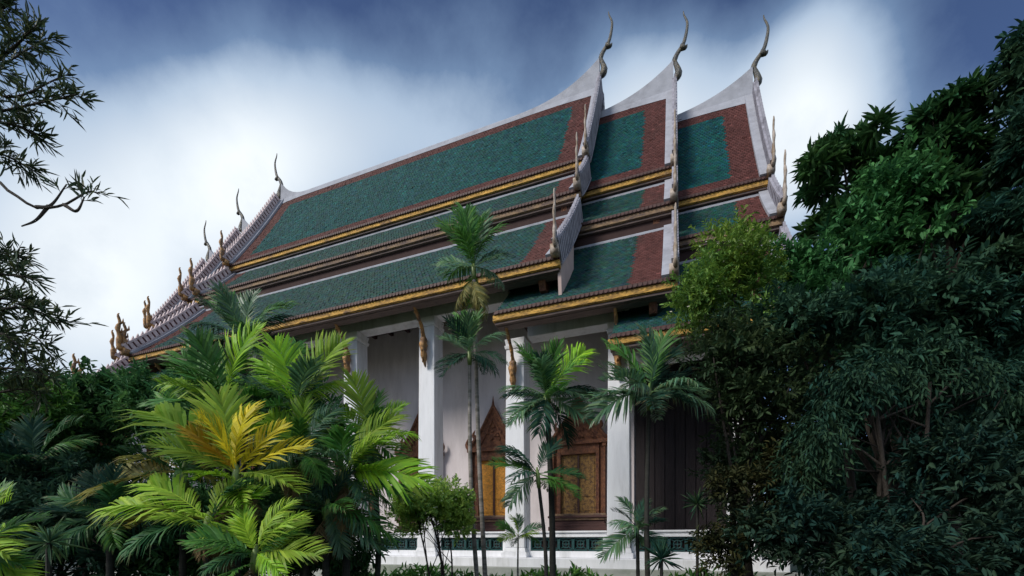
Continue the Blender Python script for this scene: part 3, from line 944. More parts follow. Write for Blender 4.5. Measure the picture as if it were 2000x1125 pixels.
# ------------------------------------------------------------------ plants
def frond_mesh(seed, n=26, wid=0.34, lw=0.028, bulge=0.12, droop=0.25, ragged=0.15, vee=0.35):
    """unit feather frond: stalk along +X, upper side +Z"""
    rg = np.random.default_rng(seed)
    V, F, C = [], [], []

    def rach(t):
        return np.array([t, 0, bulge * 4 * t * (1 - t) * (0.7 + 0.6 * t)])

    def quad(a, b, c, d, col):
        k = len(V)
        V.extend([a, b, c, d]); F.extend([k, k + 1, k + 2, k + 3]); C.append(col)
    # stalk
    K = 12
    for i in range(K):
        t0, t1 = i / K, (i + 1) / K
        r0, r1 = 0.012 * (1 - t0 * 0.8), 0.012 * (1 - t1 * 0.8)
        p0, p1 = rach(t0), rach(t1)
        for (u, v) in (((0, 1, 0), (0, 0, 1)), ((0, 0, 1), (0, -1, 0)), ((0, -1, 0), (0, 0, -1)), ((0, 0, -1), (0, 1, 0))):
            u, v = np.array(u), np.array(v)
            quad(p0 + u * r0, p0 + v * r0, p1 + v * r1, p1 + u * r1, (0.75, 1.1, 0))
    for s in (-1, 1):
        for i in range(n):
            t = 0.14 + 0.86 * (i + 0.5 * rg.random()) / n
            p = rach(min(t, 0.995))
            prof = math.sin(min(1, (t - 0.06) / 0.5) * math.pi / 2) * (1 - 0.62 * max(0, (t - 0.45) / 0.55) ** 1.6)
            L = wid * prof * (1 + (rg.random() - 0.5) * ragged * 2)
            ang = R(62 - 40 * t + (rg.random() - 0.5) * 12)
            d = np.array([math.cos(ang), s * math.sin(ang), vee * (0.7 + 0.5 * rg.random())])
            d /= np.linalg.norm(d)
            side = np.cross(d, np.array([0, 0, 1.0])); side /= np.linalg.norm(side)
            w = lw * (0.75 + 0.5 * rg.random()) * (0.55 + 0.45 * prof)
            tw = (rg.random() - 0.5) * 0.9
            nrm = np.cross(side, d)
            side = side * math.cos(tw) + nrm * math.sin(tw)
            dr = droop * L * (0.7 + 0.6 * rg.random())
            q0 = p
            q1 = p + d * L * 0.35 - np.array([0, 0, dr * 0.08])
            q2 = p + d * L * 0.72 - np.array([0, 0, dr * 0.45])
            q3 = p + d * L - np.array([0, 0, dr])
            col = (rg.random() * 0.8, 0.75 + 0.5 * rg.random(), 0)
            quad(q0 - side * w * 0.25, q0 + side * w * 0.25, q1 + side * w * 0.5, q1 - side * w * 0.5, col)
            quad(q1 - side * w * 0.5, q1 + side * w * 0.5, q2 + side * w * 0.4, q2 - side * w * 0.4, col)
            if rg.random() < 0.05:
                continue                                          # torn leaflet
            tipc = (col[0], col[1], max(0.0, rg.random() * 1.5 - 0.85))
            quad(q2 - side * w * 0.4, q2 + side * w * 0.4, q3 + side * w * 0.04, q3 - side * w * 0.04, tipc)
    return mesh_np('frond', np.array(V), np.array(F), 4, L_GREEN, np.array(C))


FR = [frond_mesh(11, 32, 0.48, 0.034), frond_mesh(12, 34, 0.50, 0.033, 0.16, 0.45), frond_mesh(13, 32, 0.50, 0.036, 0.10, 0.25, 0.2, 0.45), frond_mesh(14, 38, 0.44, 0.028, 0.14, 0.6, 0.2, 0.15)]
FRW = [frond_mesh(21, 26, 0.56, 0.046, 0.10, 0.25, 0.18, 0.40), frond_mesh(22, 28, 0.54, 0.044, 0.14, 0.4, 0.2, 0.3)]   # broad leaflets


def place_frond(parent, base, tip, mat, mesh, hint=None, roll=0.0):
    base, tip = Vector(base), Vector(tip)
    x = tip - base
    L = x.length
    x.normalize()
    h = hint or (UP * 0.8 - FWD * 0.55)
    h = Matrix.Rotation(roll, 3, x) @ h
    z = (h - x * h.dot(x)).normalized()
    y = z.cross(x)
    M = Matrix((x, y, z)).transposed().to_4x4()
    M = Matrix.Translation(base - Vector(parent.location)) @ M @ Matrix.Diagonal((L, L, L, 1))
    o = bpy.data.objects.new('frond', mesh)
    COL.objects.link(o)
    o.parent = parent
    o.matrix_basis = M
    sl = o.material_slots[0]
    sl.link = 'OBJECT'
    sl.material = mat
    return o


def palm(label, basepx, crownpx, depth, fronds, mats, fill=5, size=100, trunk=0.06, tmat=None, meshes=None, group='palms growing in front of the temple', name='palm_tree', droop_fill=0.2, shaft=True, cat='palm tree', seed=1):
    """fronds: (dx, dy, dd, mat) with dx, dy photograph pixels at this depth and dd metres away from the viewer"""
    rg = random.Random(seed)
    base = ground_at(basepx, depth)
    crown = at(crownpx[0], crownpx[1], depth)
    t = thing(name, label, cat, base, group)
    meshes = meshes or FR
    m = MB()
    mid = (base + crown) / 2 + Vector((rg.uniform(-.1, .1), rg.uniform(-.1, .1), 0))
    path = curve_pts([base - Vector((0, 0, 0.1)), mid, crown], 22)
    path = [p - base for p in path]
    rad = [trunk * (1.25 - 0.4 * i / 22) * (1.0 + (0.07 if i % 2 else 0)) for i in range(23)]
    m.tube(path, rad, 8)
    m.build('trunk', tmat or M_PTRUNK, t, smooth=True)
    if shaft:
        sh = MB()
        hh = min(0.55, size / FPX * depth * 0.45)
        d = (path[-1] - path[-2]).normalized()
        sh.tube([path[-1] - d * hh * 0.8, path[-1] - d * hh * 0.5, path[-1], path[-1] + d * hh * 0.35], [trunk * 1.0, trunk * 1.35, trunk * 1.1, trunk * 0.4], 8)
        sh.build('crown_shaft', M_SHAFT, t, smooth=True)
    k = depth / FPX
    for i, f in enumerate(fronds):
        dx, dy, dd = f[:3]
        mat = f[3] if len(f) > 3 else mats[i % len(mats)]
        tip = crown + RIGHT * dx * k - UP * dy * k + FWD * dd
        off = f[4] if len(f) > 4 else (0, 0)
        b = crown + RIGHT * off[0] * k - UP * off[1] * k
        place_frond(t, b, tip + (b - crown), mat, meshes[i % len(meshes)], None, rg.uniform(-0.35, 0.35))
    fill = int(fill * 1.6)
    for i in range(2 if group == GC else 0):                       # dead fronds hanging down the trunk
        a = rg.uniform(0, 2 * math.pi)
        place_frond(t, crown - UP * 0.12, crown + RIGHT * math.cos(a) * 0.28 * size * k + FWD * math.sin(a) * 0.3 * size * k - UP * size * k * rg.uniform(0.7, 1.0), L_DEAD, FR[3], UP - FWD * 0.4, rg.uniform(-0.5, 0.5))
    for i in range(fill):
        a = 2 * math.pi * (i + rg.random()) / max(1, fill)
        e = rg.uniform(-0.5, 0.9) - droop_fill
        L = size * k * rg.uniform(0.75, 1.1)
        dvec = RIGHT * math.cos(a) * math.cos(e) + FWD * math.sin(a) * math.cos(e) + UP * math.sin(e)
        place_frond(t, crown - UP * 0.1 * rg.random(), crown + dvec * L, mats[rg.randrange(len(mats))], meshes[rg.randrange(len(meshes))], UP - FWD * 0.3, rg.uniform(-0.4, 0.4))
    return t


def leaf_mesh(name, P, D, N, L, W, mat, fold=0.18, curl=0.15, tint=None, mi=None, mats=None):
    """P base points, D directions, N normals (n,3); L, W (n,)"""
    n = len(P)
    D = D / np.linalg.norm(D, axis=1, keepdims=True)
    Sd = np.cross(D, N); Sd /= (np.linalg.norm(Sd, axis=1, keepdims=True) + 1e-9)
    Nn = np.cross(Sd, D)
    L_ = L[:, None]; W_ = W[:, None]
    V = np.zeros((n, 6, 3))
    V[:, 0] = P
    V[:, 1] = P + D * L_ * 0.38 + Sd * W_ * 0.5 + Nn * W_ * fold
    V[:, 2] = P + D * L_ * 0.72 + Sd * W_ * 0.36 + Nn * (W_ * fold - L_ * curl * 0.4)
    V[:, 3] = P + D * L_ - Nn * L_ * curl
    V[:, 4] = P + D * L_ * 0.72 - Sd * W_ * 0.36 + Nn * (W_ * fold - L_ * curl * 0.4)
    V[:, 5] = P + D * L_ * 0.38 - Sd * W_ * 0.5 + Nn * W_ * fold
    b = np.arange(n)[:, None] * 6
    F = np.concatenate([b + np.array([[0, 1, 2, 3]]), b + np.array([[0, 3, 4, 5]])], 1).ravel()
    if tint is None:
        tint = np.stack([RNG.random(n) ** 1.5, 0.65 + 0.7 * RNG.random(n)], 1)
    return mesh_np(name, V.reshape(-1, 3), F, 4, mats or mat, np.repeat(tint, 2, axis=0))


def unit(v):
    return v / (np.linalg.norm(v, axis=1, keepdims=True) + 1e-9)


def crown_mesh(name, clumps, mat, sprigs, per, leafL, leafW, sprigL, up=0.35, droop=0.0, rosette=False, seed=0, flat=0.8, curl=0.2):
    """clumps: array (c,4): centre and radius.  sprigs per clump; leaves per sprig"""
    rg = np.random.default_rng(seed)
    C = np.repeat(clumps[:, :3], sprigs, axis=0)
    Rr = np.repeat(clumps[:, 3], sprigs)
    dirs = unit(rg.normal(size=(len(C), 3)))
    dirs[:, 2] *= flat
    rad = Rr * rg.random(len(C)) ** 0.4
    pos = C + dirs * rad[:, None]
    axis = unit(dirs + rg.normal(size=dirs.shape) * 0.5 + np.array([0, 0, up - droop]))
    ns = len(pos)
    cl_t = np.repeat(rg.random(len(clumps)), sprigs)
    t = np.tile((np.arange(per) + 0.5) / per, ns)
    A = np.repeat(axis, per, axis=0)
    P0 = np.repeat(pos, per, axis=0)
    ref = unit(rg.normal(size=(ns, 3)))
    s1 = unit(np.cross(axis, ref)); s2 = np.cross(axis, s1)
    ph = np.tile(np.arange(per) * (2.4 if rosette else math.pi), ns) + rg.normal(size=ns * per) * 0.35
    side = np.repeat(s1, per, axis=0) * np.cos(ph)[:, None] + np.repeat(s2, per, axis=0) * np.sin(ph)[:, None]
    if rosette:
        P = P0 + A * (t * sprigL * 0.35)[:, None]
        D = unit(side * 1.0 + A * (0.25 + 0.9 * t)[:, None] - np.array([0, 0, 0.25]))
    else:
        P = P0 + A * (t * sprigL)[:, None] - np.array([0, 0, 1]) * (droop * sprigL * t ** 2)[:, None]
        D = unit(A * 0.75 + side * 0.8 - np.array([0, 0, droop * 0.8]))
    N = unit(np.array([[0, 0, 1.0]]) + rg.normal(size=P.shape) * 0.45 + A * 0.2)
    n = len(P)
    L = leafL * (0.6 + 0.7 * rg.random(n))
    W = leafW * (0.7 + 0.6 * rg.random(n))
    tint = np.stack([np.clip(np.repeat(cl_t, per) * 0.7 + rg.random(n) * 0.5 - 0.1, 0, 1), 0.65 + 0.6 * rg.random(n)], 1)
    return leaf_mesh(name, P, D, N, L, W, mat, 0.15, curl, tint), pos


def tree(name, label, cat, basepx, depth, blobs, mat, clump_n=18, clump_r=0.45, sprigs=30, per=7, leafL=0.14, leafW=0.05, sprigL=0.28, trunk=0.10, tmat=None, up=0.35, droop=0.0, rosette=False, seed=0, group=None, stems=1, flowers=0, flat=0.8, limbs=10, curl=0.2, base_dd=0.0):
    """blobs: (px, py, rx_px, ry_px, dd, weight): crown ellipsoids in photograph pixels at this depth"""
    rg = np.random.default_rng(seed + 100)
    base = ground_at(basepx, depth + base_dd)
    t = thing(name, label, cat, base, group)
    B = np.array(base)
    k = depth / FPX
    cl = []
    wsum = sum(b[5] for b in blobs)
    for (px, py, rx, ry, dd, w) in blobs:
        c = np.array(at(px, py, depth)) + np.array(FWD) * dd
        n = max(1, int(round(clump_n * w / wsum)))
        for _ in range(n):
            v = rg.normal(size=3); v /= np.linalg.norm(v); v *= rg.random() ** 0.45
            p = c + np.array(RIGHT) * v[0] * rx * k + np.array(FWD) * v[1] * max(rx, ry) * k * 0.8 + np.array([0, 0, 1]) * v[2] * ry * k
            cl.append([*p, clump_r * (0.6 + 0.7 * rg.random())])
    cl = np.array(cl)
    cl[:, 2] = np.maximum(cl[:, 2], 0.15)
    loc = cl.copy(); loc[:, :3] -= B
    me, pos = crown_mesh('crown', loc, mat, sprigs, per, leafL, leafW, sprigL, up, droop, rosette, seed, flat, curl)
    link('crown', me, t)
    cen = loc[:, :3].mean(0)
    m = MB()
    for sidx in range(stems):
        off = np.array([rg.normal() * 0.12, rg.normal() * 0.12, 0]) if stems > 1 else np.zeros(3)
        topp = cen + (rg.normal(size=3) * np.array([0.3, 0.3, 0.1]) if stems > 1 else 0)
        midp = topp * 0.5 + off + rg.normal(size=3) * np.array([0.12, 0.12, 0])
        path = curve_pts([off + np.array([0, 0, -0.1]), midp, topp], 12)
        m.tube(path, [trunk * (1.2 - 0.75 * i / 12) for i in range(13)], 8)
        for q in range(limbs // stems):
            tgt = loc[rg.integers(len(loc)), :3]
            s_ = path[int(rg.integers(5, 12))]
            mid = (np.array(s_) + tgt) / 2 + np.array([0, 0, 0.1]) + rg.normal(size=3) * 0.08
            pp = curve_pts([s_, mid, tgt], 7)
            m.tube(pp, [trunk * 0.5 * (1 - i / 8.5) for i in range(8)], 5)
    m.build('trunk', tmat or M_BARK, t, smooth=True)
    if flowers:
        fp = pos[rg.integers(len(pos), size=flowers)]
        n = 5
        P = np.repeat(fp, n, axis=0) + np.array([0, 0, 0.03])
        a = np.tile(np.arange(n) * 2 * math.pi / n, len(fp))
        D = np.stack([np.cos(a), np.sin(a) * 0.7, 0.3 + 0 * a], 1)
        N = np.tile(np.array([[-FWD.x, -FWD.y, 0.8]]), (len(P), 1))
        fm = leaf_mesh('blossom', P, D, N, np.full(len(P), 0.028), np.full(len(P), 0.02), L_FLOWER)
        fo = link('blossom', fm, t)
        fo['kind'] = 'stuff'
    return t


GP = 'palms growing in front of the temple'
GC = 'golden palms in the left foreground'
# --- slender palms before the white columns
palm('tall thin pale stemmed palm rising against the roof eave', 952, (925, 520), 9.6,
     [(-62, -90, 0.2, L_GREEN), (-20, -112, 0.1, L_GREEN), (12, -110, 0.3, L_BLUEG), (55, -75, 0.0, L_GREEN), (-72, -15, 0.3, L_BLUEG), (66, -28, 0.2, L_BLUEG), (-60, 30, -0.2, L_BLUEG), (55, 35, 0.1, L_BLUEG), (-35, -70, -0.5, L_GREEN), (30, -60, -0.5, L_GREEN)],
     [L_BLUEG, L_GREEN], 4, 75, 0.045, seed=3, group=GP)
brown = bpy.data.objects['palm_tree']
for a in range(7):
    q = a / 7 * 2 * math.pi
    c = at(925, 548, 9.6)
    place_frond(brown, c, c + Vector((math.cos(q) * (0.2 + 0.04 * a), math.sin(q) * 0.3, -0.55 - 0.05 * (a * 3 % 5))), L_BROWN, FR[3], UP - FWD * 0.4, 0.1 * a)
palm('slim palm with drooping tufted crown below the roof edge', 938, (917, 690), 9.3,
     [(-58, -35, 0.2, L_BLUEG), (-20, -80, 0.2, L_GREEN), (20, -78, 0.1, L_GREEN), (62, -40, 0.1, L_BLUEG), (-62, 30, 0.0, L_TEAL), (66, 10, 0.3, L_BLUEG), (-45, 55, -0.3, L_TEAL), (50, 45, -0.2, L_TEAL), (0, -50, -0.5, L_BLUEG)],
     [L_BLUEG, L_TEAL], 4, 68, 0.042, seed=4, group=GP)
palm('feathery palm with bright top fronds before the third column', 1080, (1068, 775), 7.6,
     [(-55, -95, 0.1, L_GREEN), (78, -92, 0.2, L_BRIGHT), (20, -85, -0.3, L_GREEN), (-85, -20, 0.2, L_BLUEG), (-72, 55, -0.1, L_BLUEG), (100, 10, 0.2, L_BLUEG), (75, 60, -0.3, L_BLUEG), (-40, -50, -0.6, L_GREEN), (60, -40, -0.5, L_GREEN), (-20, 85, -0.4, L_TEAL), (40, 85, 0.2, L_TEAL)],
     [L_BLUEG, L_GREEN, L_TEAL], 9, 95, 0.05, M_PTRUNKD, seed=5, group=GP)
palm('small arching palm with dark trunk beside the gilded window', 1064, (1050, 925), 7.1,
     [(-90, -15, 0.1, L_GREEN), (-55, 65, -0.1, L_BLUEG), (70, 50, -0.2, L_GREEN), (-70, -55, 0.2, L_TEAL), (40, -65, 0.2, L_TEAL), (-50, 25, -0.4, L_TEAL), (85, 10, 0.1, L_DEEP)],
     [L_TEAL, L_GREEN], 3, 80, 0.03, M_PTRUNKD, seed=6, group=GP)
palm('spreading dark palm with long drooping fronds by right column', 1268, (1268, 765), 7.2,
     [(-78, -95, 0.2, L_GREEN), (-112, 62, -0.2, L_BLUEG), (-85, -28, 0.2, L_BLUEG), (105, 45, -0.2, L_BLUEG), (38, -115, 0.2, L_GREEN), (-30, -100, -0.3, L_BLUEG), (88, -40, 0.3, L_TEAL), (-60, 20, -0.6, L_BLUEG), (60, -85, 0.2, L_TEAL)],
     [L_BLUEG, L_TEAL], 8, 105, 0.036, M_PTRUNKD, seed=7, group=GP)
palm('little pale palm with thin stem near the plinth', 1015, (1012, 1045), 8.6,
     [(-42, -20, 0.1), (45, -15, 0.1), (-35, 12, -0.2), (38, 14, 0.0), (0, -38, 0.1), (-18, -30, -0.3)], [L_GREEN, L_BLUEG, L_LIME], 3, 42, 0.018, seed=8, group=GP, shaft=False)
palm('low bluish palm leaning over the plinth at right', 1250, (1245, 1030), 7.4,
     [(-70, 58, -0.1, L_BLUEG), (-30, -55, 0.2, L_BLUEG), (55, -10, 0.1, L_TEAL), (-55, -5, -0.2, L_BLUEG), (40, 45, -0.2, L_TEAL), (20, -50, 0.0, L_TEAL)], [L_BLUEG, L_TEAL], 4, 70, 0.03, M_PTRUNKD, seed=9, group=GP, shaft=False)

# --- golden palms, left foreground
GM = [L_LIME, L_BRIGHT, L_GREEN]
palm('golden yellow palm with glowing upper fronds in left foreground', 462, (462, 925), 5.4,
     [(125, -48, 0.15, L_YELLOW), (22, -128, 0.15, L_YELLOW), (-60, -165, 0.25, L_LIME), (-85, -75, -0.1, L_ORANGE), (-190, -112, 0.2, L_LIME), (132, 42, -0.2, L_LIME), (70, -95, 0.3, L_YELLOW), (-75, -120, 0.3, L_YELLOW), (-120, -40, -0.3, L_LIME), (-30, -90, -0.4, L_YELLOW)],
     GM, 3, 120, 0.045, M_PTRUNKD, FRW + FR[:1], GC, seed=10)
palm('yellowish palm with long low fronds sweeping to the left', 400, (408, 1015), 5.0,
     [(-170, 20, 0.1, L_OLIVEP), (-130, -65, 0.1, L_LIME), (-185, -5, 0.0, L_LIME), (90, -50, 0.2, L_BRIGHT), (60, 55, -0.2, L_BRIGHT), (-120, 70, -0.2, L_DEEP), (20, -75, 0.3, L_LIME)],
     [L_LIME, L_GREEN, L_DEEP], 4, 100, 0.045, M_PTRUNKD, FRW + FR[1:2], GC, seed=11)
palm('short lime green palm at the bottom of the foreground clump', 470, (500, 1080), 4.8,
     [(130, 8, -0.1, L_LIME), (95, -62, 0.0, L_LIME), (-45, -85, 0.2, L_BRIGHT), (55, -95, 0.2, L_LIME), (-110, -20, -0.1, L_GREEN), (70, 40, -0.2, L_BRIGHT), (10, -60, -0.3, L_LIME), (-60, 40, -0.3, L_DEEP)],
     [L_LIME, L_GREEN], 4, 110, 0.04, M_PTRUNKD, FRW + FR[:2], GC, seed=12)
palm('olive palm with one drooping frond at left of golden clump', 352, (360, 920), 5.8,
     [(-165, 70, -0.1, L_OLIVEP), (-120, -15, 0.1, L_OLIVEP), (-150, 25, 0.2, L_BROWN), (40, -80, 0.3, L_GREEN), (-60, -70, 0.3, L_GREEN), (60, 40, 0.2, L_OLIVEP)],
     [L_OLIVEP, L_GREEN, L_DEEP], 4, 110, 0.04, M_PTRUNKD, FR, GC, seed=13)
palm('upright green palm behind the golden palm with light fronds', 450, (440, 790), 6.9,
     [(62, -145, 0.1, L_BRIGHT), (20, -110, 0.2, L_GREEN), (-100, -100, 0.2, L_GREEN), (-130, -45, 0.2, L_BRIGHT), (90, -60, 0.2, L_GREEN), (-40, -120, -0.2, L_GREEN), (-150, 0, 0.2, L_GREEN)],
     [L_GREEN, L_BRIGHT, L_GREEN], 5, 125, 0.05, M_PTRUNKD, FR, GC, seed=14)
palm('bright green palm with tall fronds against the temple shade', 600, (580, 790), 6.6,
     [(-50, -125, 0.1, L_BRIGHT), (-80, -90, 0.2, L_BRIGHT), (82, -125, 0.2, L_LIME), (40, -85, 0.2, L_BLUEG), (70, -45, -0.2, L_BLUEG), (-60, -30, -0.3, L_BRIGHT), (60, 40, -0.1, L_BLUEG), (-20, -135, 0.3, L_GREEN)],
     [L_BLUEG, L_GREEN, L_BRIGHT], 6, 115, 0.05, M_PTRUNKD, FR, GC, seed=15)
palm('dark crowned palm reaching up to the lower roof eave', 480, (475, 665), 8.2,
     [(-45, -90, 0.2, L_GREEN), (88, -72, 0.2, L_GREEN), (15, -95, 0.2, L_BLUEG), (-105, -30, 0.1, L_TEAL), (-85, 20, -0.2, L_DEEP), (60, -20, -0.3, L_BLUEG), (100, 10, 0.1, L_TEAL), (-20, -80, -0.4, L_BLUEG)],
     [L_TEAL, L_BLUEG, L_DEEP], 6, 95, 0.05, M_PTRUNKD, FR, GC, seed=16)
palm('arching palm with a wide frond spread before the columns', 668, (672, 925), 6.2,
     [(160, 22, -0.1, L_BRIGHT), (110, -72, 0.1, L_BRIGHT), (98, -110, 0.2, L_LIME), (75, -55, -0.2, L_LIME), (-60, -85, 0.2, L_GREEN), (118, 55, 0.0, L_GREEN), (60, 80, -0.2, L_BLUEG), (-40, 60, -0.2, L_TEAL), (-90, -25, 0.1, L_BLUEG)],
     [L_GREEN, L_BLUEG, L_BRIGHT], 6, 115, 0.05, M_PTRUNKD, FRW[1:] + FR, GC, seed=17)
palm('leafy bright green palm at the right edge of the foreground clump', 725, (722, 860), 6.9,
     [(-40, -125, 0.1, L_LIME), (-62, -60, 0.1, L_BRIGHT), (60, -70, 0.2, L_BRIGHT), (85, -10, 0.1, L_BRIGHT), (70, 60, -0.1, L_GREEN), (-70, 20, -0.2, L_BLUEG), (20, 85, -0.1, L_BLUEG), (-30, 70, 0.1, L_GREEN), (15, -95, 0.2, L_GREEN)],
     [L_GREEN, L_BLUEG, L_BRIGHT], 6, 95, 0.04, M_PTRUNKD, FR, GC, seed=23)
palm('pale green palm between the golden palm and the first column', 585, (590, 880), 6.3,
     [(-70, -70, 0.1, L_BRIGHT), (65, -80, 0.1, L_BLUEG), (0, -105, 0.2, L_BRIGHT), (90, 5, 0.1, L_BLUEG), (75, 65, -0.1, L_BLUEG), (-60, 50, -0.2, L_TEAL), (10, 90, 0.0, L_BLUEG), (-95, -20, 0.2, L_BRIGHT)],
     [L_BLUEG, L_GREEN], 7, 100, 0.04, M_PTRUNKD, FR, GC, seed=24)
palm('blue green palm with hanging fronds low beside white plinth', 640, (640, 990), 6.0,
     [(95, 85, 0.1, L_BLUEG), (120, 70, 0.1, L_GREEN), (30, 90, 0.0, L_BLUEG), (-60, -60, 0.2, L_TEAL), (50, -70, 0.1, L_TEAL), (-70, 30, -0.1, L_TEAL), (80, -10, 0.0, L_BLUEG)],
     [L_GREEN, L_BLUEG], 6, 105, 0.045, M_PTRUNKD, FR, GC, seed=18)

palm('dark feathery palm in the shade at far left', 60, (70, 905), 6.6,
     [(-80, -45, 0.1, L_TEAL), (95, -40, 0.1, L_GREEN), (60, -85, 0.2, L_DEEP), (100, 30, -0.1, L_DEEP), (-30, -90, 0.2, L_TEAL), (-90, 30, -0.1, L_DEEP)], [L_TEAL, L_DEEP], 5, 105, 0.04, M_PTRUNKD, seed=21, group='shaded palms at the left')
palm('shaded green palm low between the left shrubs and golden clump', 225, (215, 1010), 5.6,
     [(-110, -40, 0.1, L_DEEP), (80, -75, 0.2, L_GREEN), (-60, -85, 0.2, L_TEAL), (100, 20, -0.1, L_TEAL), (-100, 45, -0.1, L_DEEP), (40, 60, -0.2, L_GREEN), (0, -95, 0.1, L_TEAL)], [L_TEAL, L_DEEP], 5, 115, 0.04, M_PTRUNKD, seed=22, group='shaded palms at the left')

# --- cycad at the left edge and rosette plants
cy = palm('striped yellow green cycad frond at the lower left edge', -60, (-60, 1075), 3.2,
          [(85, -100, 0.0, L_LIME), (110, 10, -0.1, L_LIME), (60, -60, 0.3, L_GREEN), (90, 60, 0.1, L_LIME), (20, -120, 0.2, L_GREEN)], [L_LIME, L_GREEN], 5, 120, 0.05, M_PTRUNKD, FRW, None, name='cycad', shaft=False, cat='plant', seed=19)


def rosette(label, px, py, depth, n, size, mat, seed):
    rg = np.random.default_rng(seed)
    base = at(px, py, depth)
    base.z = 0.0
    t = thing('spiky_plant', label, 'plant', base, 'spiky plants by the plinth')
    c = at(px, py, depth) - base
    m = MB()
    m.tube([(0, 0, -0.05), (c.x, c.y, c.z * 0.5), (c.x, c.y, c.z)], 0.025, 6)
    m.build('stem', M_PTRUNKD, t)
    P = np.tile(np.array(c), (n, 1))
    D = unit(rg.normal(size=(n, 3)) + np.array([0, 0, 0.7]))
    N = unit(np.array([[0, 0, 1.0]]) + 0.3 * rg.normal(size=(n, 3)))
    me = leaf_mesh('leaf_rosette', P, D, N, size * (0.6 + 0.6 * rg.random(n)), np.full(n, size * 0.09), mat, 0.2, 0.12)
    link('leaf_rosette', me, t)
    return t


rosette('small grey green spiky plant among dark shrubs at lower left', 95, 1060, 4.6, 46, 0.28, L_BLUEG, 1)
rosette('thin spiky dark plant right of the white plinth', 1292, 1092, 6.8, 60, 0.34, L_TEAL, 2)
rosette('pale drooping spiky plant before the dark porch', 1362, 985, 7.6, 60, 0.30, L_BLUEG, 3)

# --- shrubs
tree('flowering_shrub', 'round light green flowering shrub on forked stems before the window', 'shrub', 860, 8.6,
     [(850, 985, 72, 42, 0, 3), (800, 1005, 36, 40, 0, 1), (895, 1015, 34, 34, 0, 1)], L_LIGHT, 70, 0.17, 20, 8, 0.075, 0.036, 0.13, 0.022, M_BARKD, stems=4, flowers=130, seed=31, limbs=24)
tree('clipped_bush', 'dark rounded clipped bush at the foot of the steps', 'shrub', 682, 7.8,
     [(682, 1105, 46, 34, 0, 1)], L_DEEP, 40, 0.12, 16, 8, 0.06, 0.03, 0.09, 0.03, M_BARKD, seed=32)
tree('broadleaf_shrub', 'dense dark shrub with lighter top left of the temple', 'shrub', 170, 9.5,
     [(185, 820, 95, 70, 0, 3), (230, 775, 50, 35, 0.3, 1), (110, 830, 60, 60, -0.3, 1.5), (190, 920, 110, 60, -0.3, 2)], L_DEEP, 60, 0.36, 30, 8, 0.15, 0.06, 0.25, 0.07, M_BARKD, seed=33)
tree('broadleaf_shrub', 'low dark teal shrub filling the lower left corner', 'shrub', 120, 6.5,
     [(60, 960, 120, 80, 0, 2), (190, 1010, 110, 80, 0, 2), (300, 1070, 90, 60, -0.2, 1.5), (80, 1080, 110, 55, -0.6, 1.5)], L_TEAL, 64, 0.26, 30, 8, 0.13, 0.045, 0.24, 0.05, M_BARKD, seed=34)
tree('broadleaf_shrub', 'low dark shrub filling the ground under the golden palms', 'shrub', 520, 6.4,
     [(400, 1080, 110, 60, 0, 2), (540, 1070, 110, 70, 0.2, 2), (640, 1060, 60, 60, 0.4, 1.2), (560, 980, 90, 60, 0.6, 1.5)], L_DEEP, 60, 0.24, 26, 8, 0.13, 0.045, 0.22, 0.05, M_BARKD, seed=37)
tree('leafy_tree', 'mid green bushy tree behind the narrow leaved branches at left', 'tree', 20, 8.0,
     [(20, 850, 90, 60, 0, 2), (70, 800, 50, 40, 0, 1), (-40, 780, 60, 80, 0, 1)], L_GREEN, 40, 0.30, 26, 8, 0.13, 0.04, 0.26, 0.07, M_BARKD, seed=35)

tree('leafy_tree', 'dense dark thicket tree behind the golden palms', 'tree', 470, 9.2,
     [(440, 850, 130, 110, 0, 3), (330, 800, 80, 60, 0, 1.5), (560, 800, 80, 90, 0, 2), (590, 960, 90, 100, 0, 2), (420, 1010, 150, 80, 0, 2)], L_DEEP, 90, 0.36, 28, 8, 0.16, 0.05, 0.26, 0.08, M_BARKD, seed=36)

# --- narrow-leaved tree whose branches hang in from the left edge
nb_base = ground_at(-260, 4.6)
NT = thing('narrow_leaf_tree', 'narrow leaved dark tree with branches hanging in at the left edge', 'tree', nb_base)
m = MB()
D0 = 4.6
trunk_top = at(-230, -60, D0)
m.tube([p - nb_base for p in curve_pts([nb_base - Vector((0, 0, .1)), at(-250, 600, D0), trunk_top], 14)], [0.13 - 0.006 * i for i in range(15)], 8)
BR = [  # branch polylines in photograph pixels, with leafiness
    ([(-240, 200), (-100, 190), (0, 130), (90, 75)], 1.0), ([(-240, 260), (-60, 230), (60, 205), (150, 185)], 1.0), ([(-230, 180), (-80, 150), (20, 190), (120, 150)], 0.9),
    ([(-60, 230), (30, 245), (75, 265)], 0.8), ([(-20, 130), (30, 90), (60, 60)], 0.9), ([(-240, 330), (-80, 290), (0, 300), (60, 330)], 0.9),
    ([(-40, 60), (0, 20), (10, 5)], 0.7),
    ([(-240, 420), (-40, 350), (20, 375), (70, 405), (125, 400), (170, 375), (195, 378)], 0.22), ([(70, 405), (100, 400), (130, 360)], 0.03), ([(95, 402), (70, 430), (42, 442)], 0.0), ([(125, 400), (150, 412), (165, 385)], 0.2),
    ([(-240, 520), (-60, 500), (0, 505), (35, 500)], 0.8), ([(-60, 520), (0, 535), (50, 540)], 0.7),
    ([(-240, 640), (-60, 620), (40, 600), (125, 630)], 1.0), ([(-240, 700), (-60, 670), (50, 650), (100, 690)], 1.0), ([(-230, 720), (-60, 720), (30, 720), (95, 735)], 1.0), ([(-200, 650), (-40, 590), (20, 585), (60, 600)], 1.0),
    ([(-200, 760), (-40, 770), (40, 760), (80, 770)], 0.9), ([(-100, 690), (-20, 650), (30, 670), (60, 720)], 1.0)]
